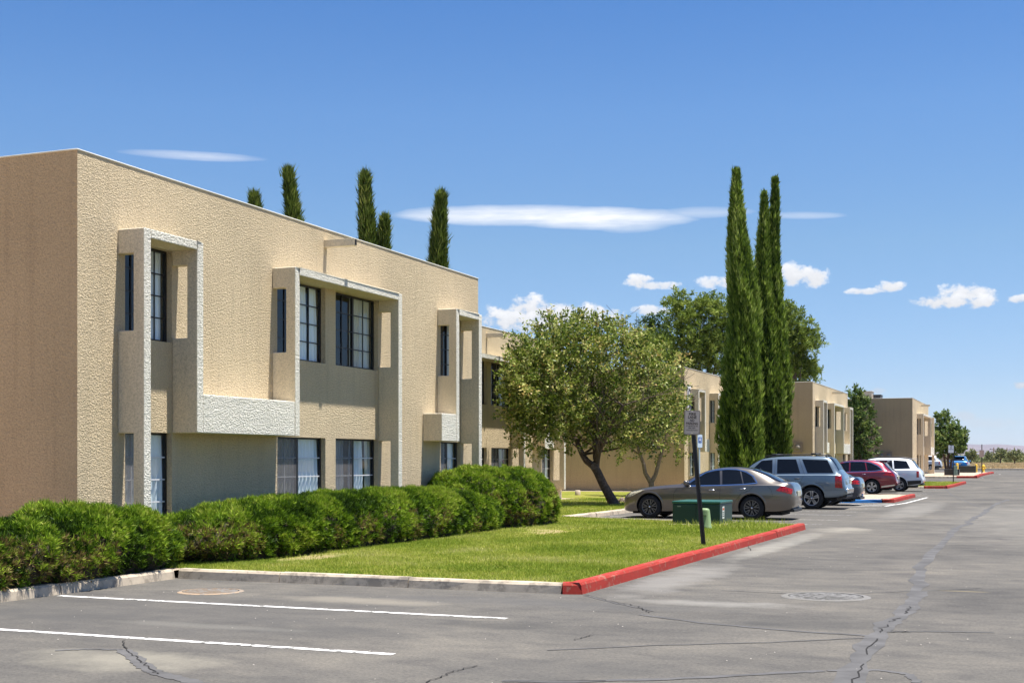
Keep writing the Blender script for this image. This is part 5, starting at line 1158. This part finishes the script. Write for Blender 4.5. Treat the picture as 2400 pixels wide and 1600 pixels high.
def pedestal():
    bx, by = atd(1655, 28.9); root = thing('cable_pedestal', 'pale green plastic cable pedestal beside the transformer', 'utility pedestal', (bx, by, KH-.03)); g = plain('pale_green_plastic', (.19, .27, .12), .55, noise=.08)
    n = 16; vs = []; lv = [(0, 1.05), (.05, 1.05), (.06, 1), (.40, .95), (.43, .90), (.455, .72), (.462, .4)]
    for z, s in lv:
        for i in range(n):
            a = 2*math.pi*i/n; k = lambda v: math.copysign(abs(v)**.55, v); vs.append((.115*s*k(math.cos(a))-.17*z*.5, .10*s*k(math.sin(a)), z))
    fs = [(i*n+j, i*n+(j+1) % n, (i+1)*n+(j+1) % n, (i+1)*n+j) for i in range(len(lv)-1) for j in range(n)]+[tuple(range((len(lv)-1)*n, len(lv)*n))]
    b = MB(); b.add(vs, fs, 0, True); b.build('housing', g, root, weld=False)
    b = MB(); b.box(-.05, .03, -.112, -.100, .30, .315); b.build('lock_slot', plain('green_slot', (.08, .12, .05), .6), root)
pedestal()
def ubox(px0, px1, d, ybase, ytop, dep, col, name, label, cat='utility box', lid=True, group=None):
    x0, y0 = atd(px0, d); w = (px1-px0)*d/3100; z0 = h(y0)+KH-.03; hh = (ybase-ytop)*d/3100; root = thing(name, label, cat, (x0, y0, z0), group=group); m = plain('box_paint', col, .5, noise=.12)
    b = MB(); b.box(0, w, 0, dep, 0, hh-.06); b.build('cabinet', m, root, .02); b = MB(); b.box(-.02, w+.02, -.02, dep+.02, hh-.06, hh); b.build('lid', plain('box_lid', tuple(q*1.25 for q in col), .5), root, .015)
    b = MB(); b.box(w*.45, w*.5, -.012, 0, hh*.4, hh*.6); b.build('handle', M['post'], root); return root
ubox(2151, 2160.6, 76.5, 1137.6, 1118, .4, (.008, .03, .022), 'utility_box', 'small dark green box at the near edge of the small lawn island', group='dark utility boxes')
ubox(2213, 2246, 97.8, 1115, 1100.5, .9, (.02, .02, .018), 'utility_box', 'low black box beside the far grey-green cabinet', group='dark utility boxes')
ubox(2234, 2243, 96.9, 1116, 1092.5, .3, (.14, .22, .19), 'utility_box', 'narrow grey-green cabinet in front of the low black box', group='dark utility boxes')
ubox(2248, 2284.5, 115., 1106.5, 1090.5, 1.0, (.025, .03, .024), 'utility_box', 'long dark box between the two yellow bollards', group='dark utility boxes')
def bollard(px, d, ybase, ytop, label):
    bx, by = atd(px, d); z0 = h(by)+KH-.05; t = thing('bollard', label, 'bollard', (bx, by, z0), group='yellow bollards'); hh = (ybase-ytop)*d/3100
    b = MB(); b.lathe([(.10, -.1), (.10, hh-.05), (.08, hh-.01), (0, hh)], 'z', n=16); b.build('pipe', plain('yellow_paint', (.72, .45, .02), .5, noise=.1), t); b = MB(); b.lathe([(.16, 0), (.16, .05), (.1, .06)], 'z', n=16); b.build('collar', M['kerb'], t)
bollard(2243.5, 113.5, 1103, 1079.5, 'yellow bollard left of the long dark box'); bollard(2288, 116, 1100, 1079.5, 'yellow bollard right of the long dark box')
bx, by = atd(2305, 118.); t = thing('fire_hydrant', 'yellow fire hydrant near the far end of the red kerb', 'fire hydrant', (bx, by, h(by)+KH-.03)); yl = plain('hydrant_yellow', (.75, .5, .03), .4)
b = MB(); b.lathe([(.17, 0), (.17, .04), (.11, .05), (.11, .5), (.15, .51), (.15, .55), (.12, .62), (.04, .68), (.04, .73), (0, .73)], 'z', n=16); b.build('barrel', yl, t); b = MB(); b.lathe([(0, -.22), (.06, -.22), (.06, .22), (0, .22)], 'x', (0, 0, .38), 12); b.build('nozzle', yl, t); b = MB(); b.lathe([(0, -.2), (.08, -.2), (.08, 0)], 'y', (0, 0, .34), 12); b.build('nozzle', yl, t)
def rock(px, d, r, label, z=KH-.03, col=(.16, .12, .09)):
    bx, by = atd(px, d); bm = bmesh.new(); bmesh.ops.create_icosphere(bm, subdivisions=3, radius=r)
    for v in bm.verts: v.co *= 1+.25*(float(vnoise(np.array([v.co.x/r*2+9]), np.array([v.co.y/r*2+v.co.z/r+9]), 1.2, int(px) % 9)[0])-.5)*2; v.co.z *= .7
    me = bpy.data.meshes.new('rock'); bm.to_mesh(me); bm.free(); me.materials.append(plain('rock', col, .95, noise=.3, nscale=9)); o = bpy.data.objects.new('rock', me); COL.objects.link(o); o.location = (bx, by, z+r*.3); tag(o, label, 'rock')
rock(1458, 47.5, .17, 'dark rock at the foot of the leaning tree trunk')
b = MB(); b.lathe([(.12, 0), (.12, .2), (.10, .22), (0, .22)], 'z', n=14); o = b.build('valve_box', plain('tan_valve', (.5, .4, .3), .7)); bx, by = atd(1354, 57.3); o.location = (bx, by, KH-.03); tag(o, 'small tan valve cap at the foot of the end wall left of the trunk', 'valve box')

# ------------------------------------------------------------------ far side: desert plants, shelter, poles, hills
def zpx(y, d): return CAMH+(1079-y)*d/3100
def dry():
    n = 12000; d = np.exp(rng.uniform(math.log(182), math.log(800), n))**1.0; px = rng.uniform(2120, 2440, n); P = []
    X = (px-1200)/3100*d; W = np.stack([X*CT-d*ST, X*ST+d*CT], 1); k = W[:, 1] > 174; W = W[k]; d = d[k]; n = len(W); K = 12
    P = np.repeat(np.column_stack([W, np.full(n, .42)]), K, 0)+np.column_stack([rng.normal(0, .45, (n*K, 2)), np.zeros(n*K)]); D = np.column_stack([rng.normal(0, .5, (n*K, 2)), np.ones(n*K)])
    V, F = blades(P, D, rng.uniform(.3, .8, n*K), rng.uniform(.06, .14, n*K)*np.repeat(np.sqrt(d/200), K)); t = np.repeat(np.clip(vnoise(W[:, 0], W[:, 1], .12, 4)*.9+rng.normal(0, .15, n), 0, 1), K); o = fastmesh('dry_grass', V, F, t, M['drygrass']); tag(o, 'pale dry grass of the open desert beyond the far kerb', 'dry grass', kind='stuff')
dry()
def scrub():
    n = 800; d = rng.uniform(480, 1400, n); px = rng.uniform(2100, 2440, n); X = (px-1200)/3100*d; W = np.stack([X*CT-d*ST, X*ST+d*CT], 1); parts = []
    for i in range(n):
        r = rng.uniform(1.2, 2.6); P, U = crown_twigs(W[i, 0], W[i, 1],   .4+r*.5, r*1.3, r*1.3, r*.7, 16, i, .5); parts.append(leafy(P, U, 9, 1.2, 1.1, .55, .5, 0, rng.uniform(.35, .8)))
    V, F, T = merge(parts); o = fastmesh('desert_scrub', V, F, T, M['bush']); tag(o, 'band of grey green desert scrub on the horizon', 'scrub', kind='stuff')
scrub()
for px, d, qy, rx, lab in [(2275, 300, 1062, 8, 'dark spiky desert tree right of the blue car'), (2345, 330, 1060, 9, 'small desert tree left of the right edge of the road'), (2378, 300, 1061, 13, 'wide desert tree close to the right edge'), (2322, 420, 1064, 8, 'low desert tree behind the turned parking sign')]:
    puffy_tree(px, d, [(px, qy+4, rx, 9, 46), (px-rx*.5, qy+7, rx*.6, 8, 24), (px+rx*.6, qy+6, rx*.6, 8, 24)], lab, 'bush', 'desert_tree', 0, .55, .28, 12, .2, 'desert trees on the horizon', .6)
def pole(px, d, ytop, label, arm=True):
    bx, by = atd(px, d); z0 = h(by); t = thing('utility_pole', label, 'utility pole', (bx, by, z0), group='utility poles on the horizon'); zt = zpx(ytop, d)-z0; b = MB(); b.tube([(0, 0, -.5), (0, 0, zt)], [.28, .2], 8); b.build('pole', M['bark'], t)
    b = MB(); b.obox((0, 0, zt-.8), 3.2, .2, .22, Matrix.Rotation(TH, 3, 'Z')); b.build('crossarm', M['bark'], t)
    for k in (-1.3, 0, 1.3): b = MB(); b.tube([(k*CT, k*ST, zt-.7), (k*CT, k*ST, zt-.35)], .1, 6); b.build('insulator', M['post'], t)
pole(2329, 520, 1048, 'utility pole on the horizon right of the turned sign'); pole(2360, 560, 1049, 'utility pole with a transformer nearest the right edge'); pole(2286, 640, 1055, 'thin utility pole on the horizon above the blue car')
def shelter():
    d = 165.; x0, y0 = atd(2176, d); t = thing('carport', 'tan ribbed carport roof behind the slim tree stems', 'carport', (x0, y0, h(y0)), TH); w = 60*d/3100; z1 = zpx(1061, d)-.45; z2 = zpx(1075, d)-.45
    b = MB(); m1 = plain('carport_tan', (.55, .42, .28), .7); n = 15
    for i in range(n): u0 = w*i/n; b.box(u0, u0+w/n*.62, -.12, .0, z2-.25, z1-.5*i/n*1.0)
    b.build('ribs', m1, t); b = MB(); b.box(0, w, .01, .12, z2-.2, z1-.6); b.build('fascia', plain('carport_pale', (.68, .60, .46), .7), t); b = MB(); b.box(-.1, w+.1, -.1, 5, z1-.62, z1-.5); b.build('roof_deck', m1, t)
    for u in (.1, w/2, w-.2): b = MB(); b.box(u, u+.12, 0, .12, -.1, z2-.2); b.build('post', m1, t)
shelter()
def hills():
    V, F = [], []; nx, ny = 260, 14; D0 = 12500.
    rs = np.random.default_rng(5)
    for j in range(ny):
        for i in range(nx):
            px = 1500+i*(2900/nx); d = D0+(j-3)*420; X = (px-1200)/3100*d; top = 1033+1.2*(vnoise(np.array([px]), np.array([1.]), .02, 3)[0]-.5)*2+max(0, (px-2335))*.075+max(0, 2262-px)*.12
            hgt = (1079-top)*D0/3100; t = j/(ny-1); prof = min(1, (t*1.75))**.8 if t < .6 else max(0, 1-(t-.6)*1.6); r = (float(vnoise(np.array([px*1.]), np.array([j*1.3]), .09, 8)[0])-.5)*45*(1 if 0 < t < .42 else 0)
            V.append((X*CT-d*ST, X*ST+d*CT, -1+max(0, hgt*prof+r*prof)))
    F = [(j*nx+i, j*nx+i+1, (j+1)*nx+i+1, (j+1)*nx+i) for j in range(ny-1) for i in range(nx-1)]
    m = plain('desert_hill', (.13, .10, .10), 1, noise=.25, nscale=.004); o = fastmesh('hills', np.array(V), np.array(F), None, m, None, True); o['kind'] = 'structure'
hills()
# ------------------------------------------------------------------ air between here and the hills
def haze():
    m = bpy.data.materials.new('haze_air'); m.use_nodes = True; nt = m.node_tree; nt.nodes.clear()
    v = N(nt, 'ShaderNodeVolumePrincipled'); v.inputs['Color'].default_value = (.74, .82, 1, 1); v.inputs['Density'].default_value = HAZE_D; v.inputs['Anisotropy'].default_value = .2
    o = N(nt, 'ShaderNodeOutputMaterial'); nt.links.new(v.outputs[0], o.inputs['Volume'])
    b = MB(); b.box(-9100, 9100, -260, 18200, -3, 330); o = b.build('haze', m); o['kind'] = 'stuff'; o['label'] = 'pale blue haze between the road and the far hills'
HAZE_D = 2.8e-5
haze()
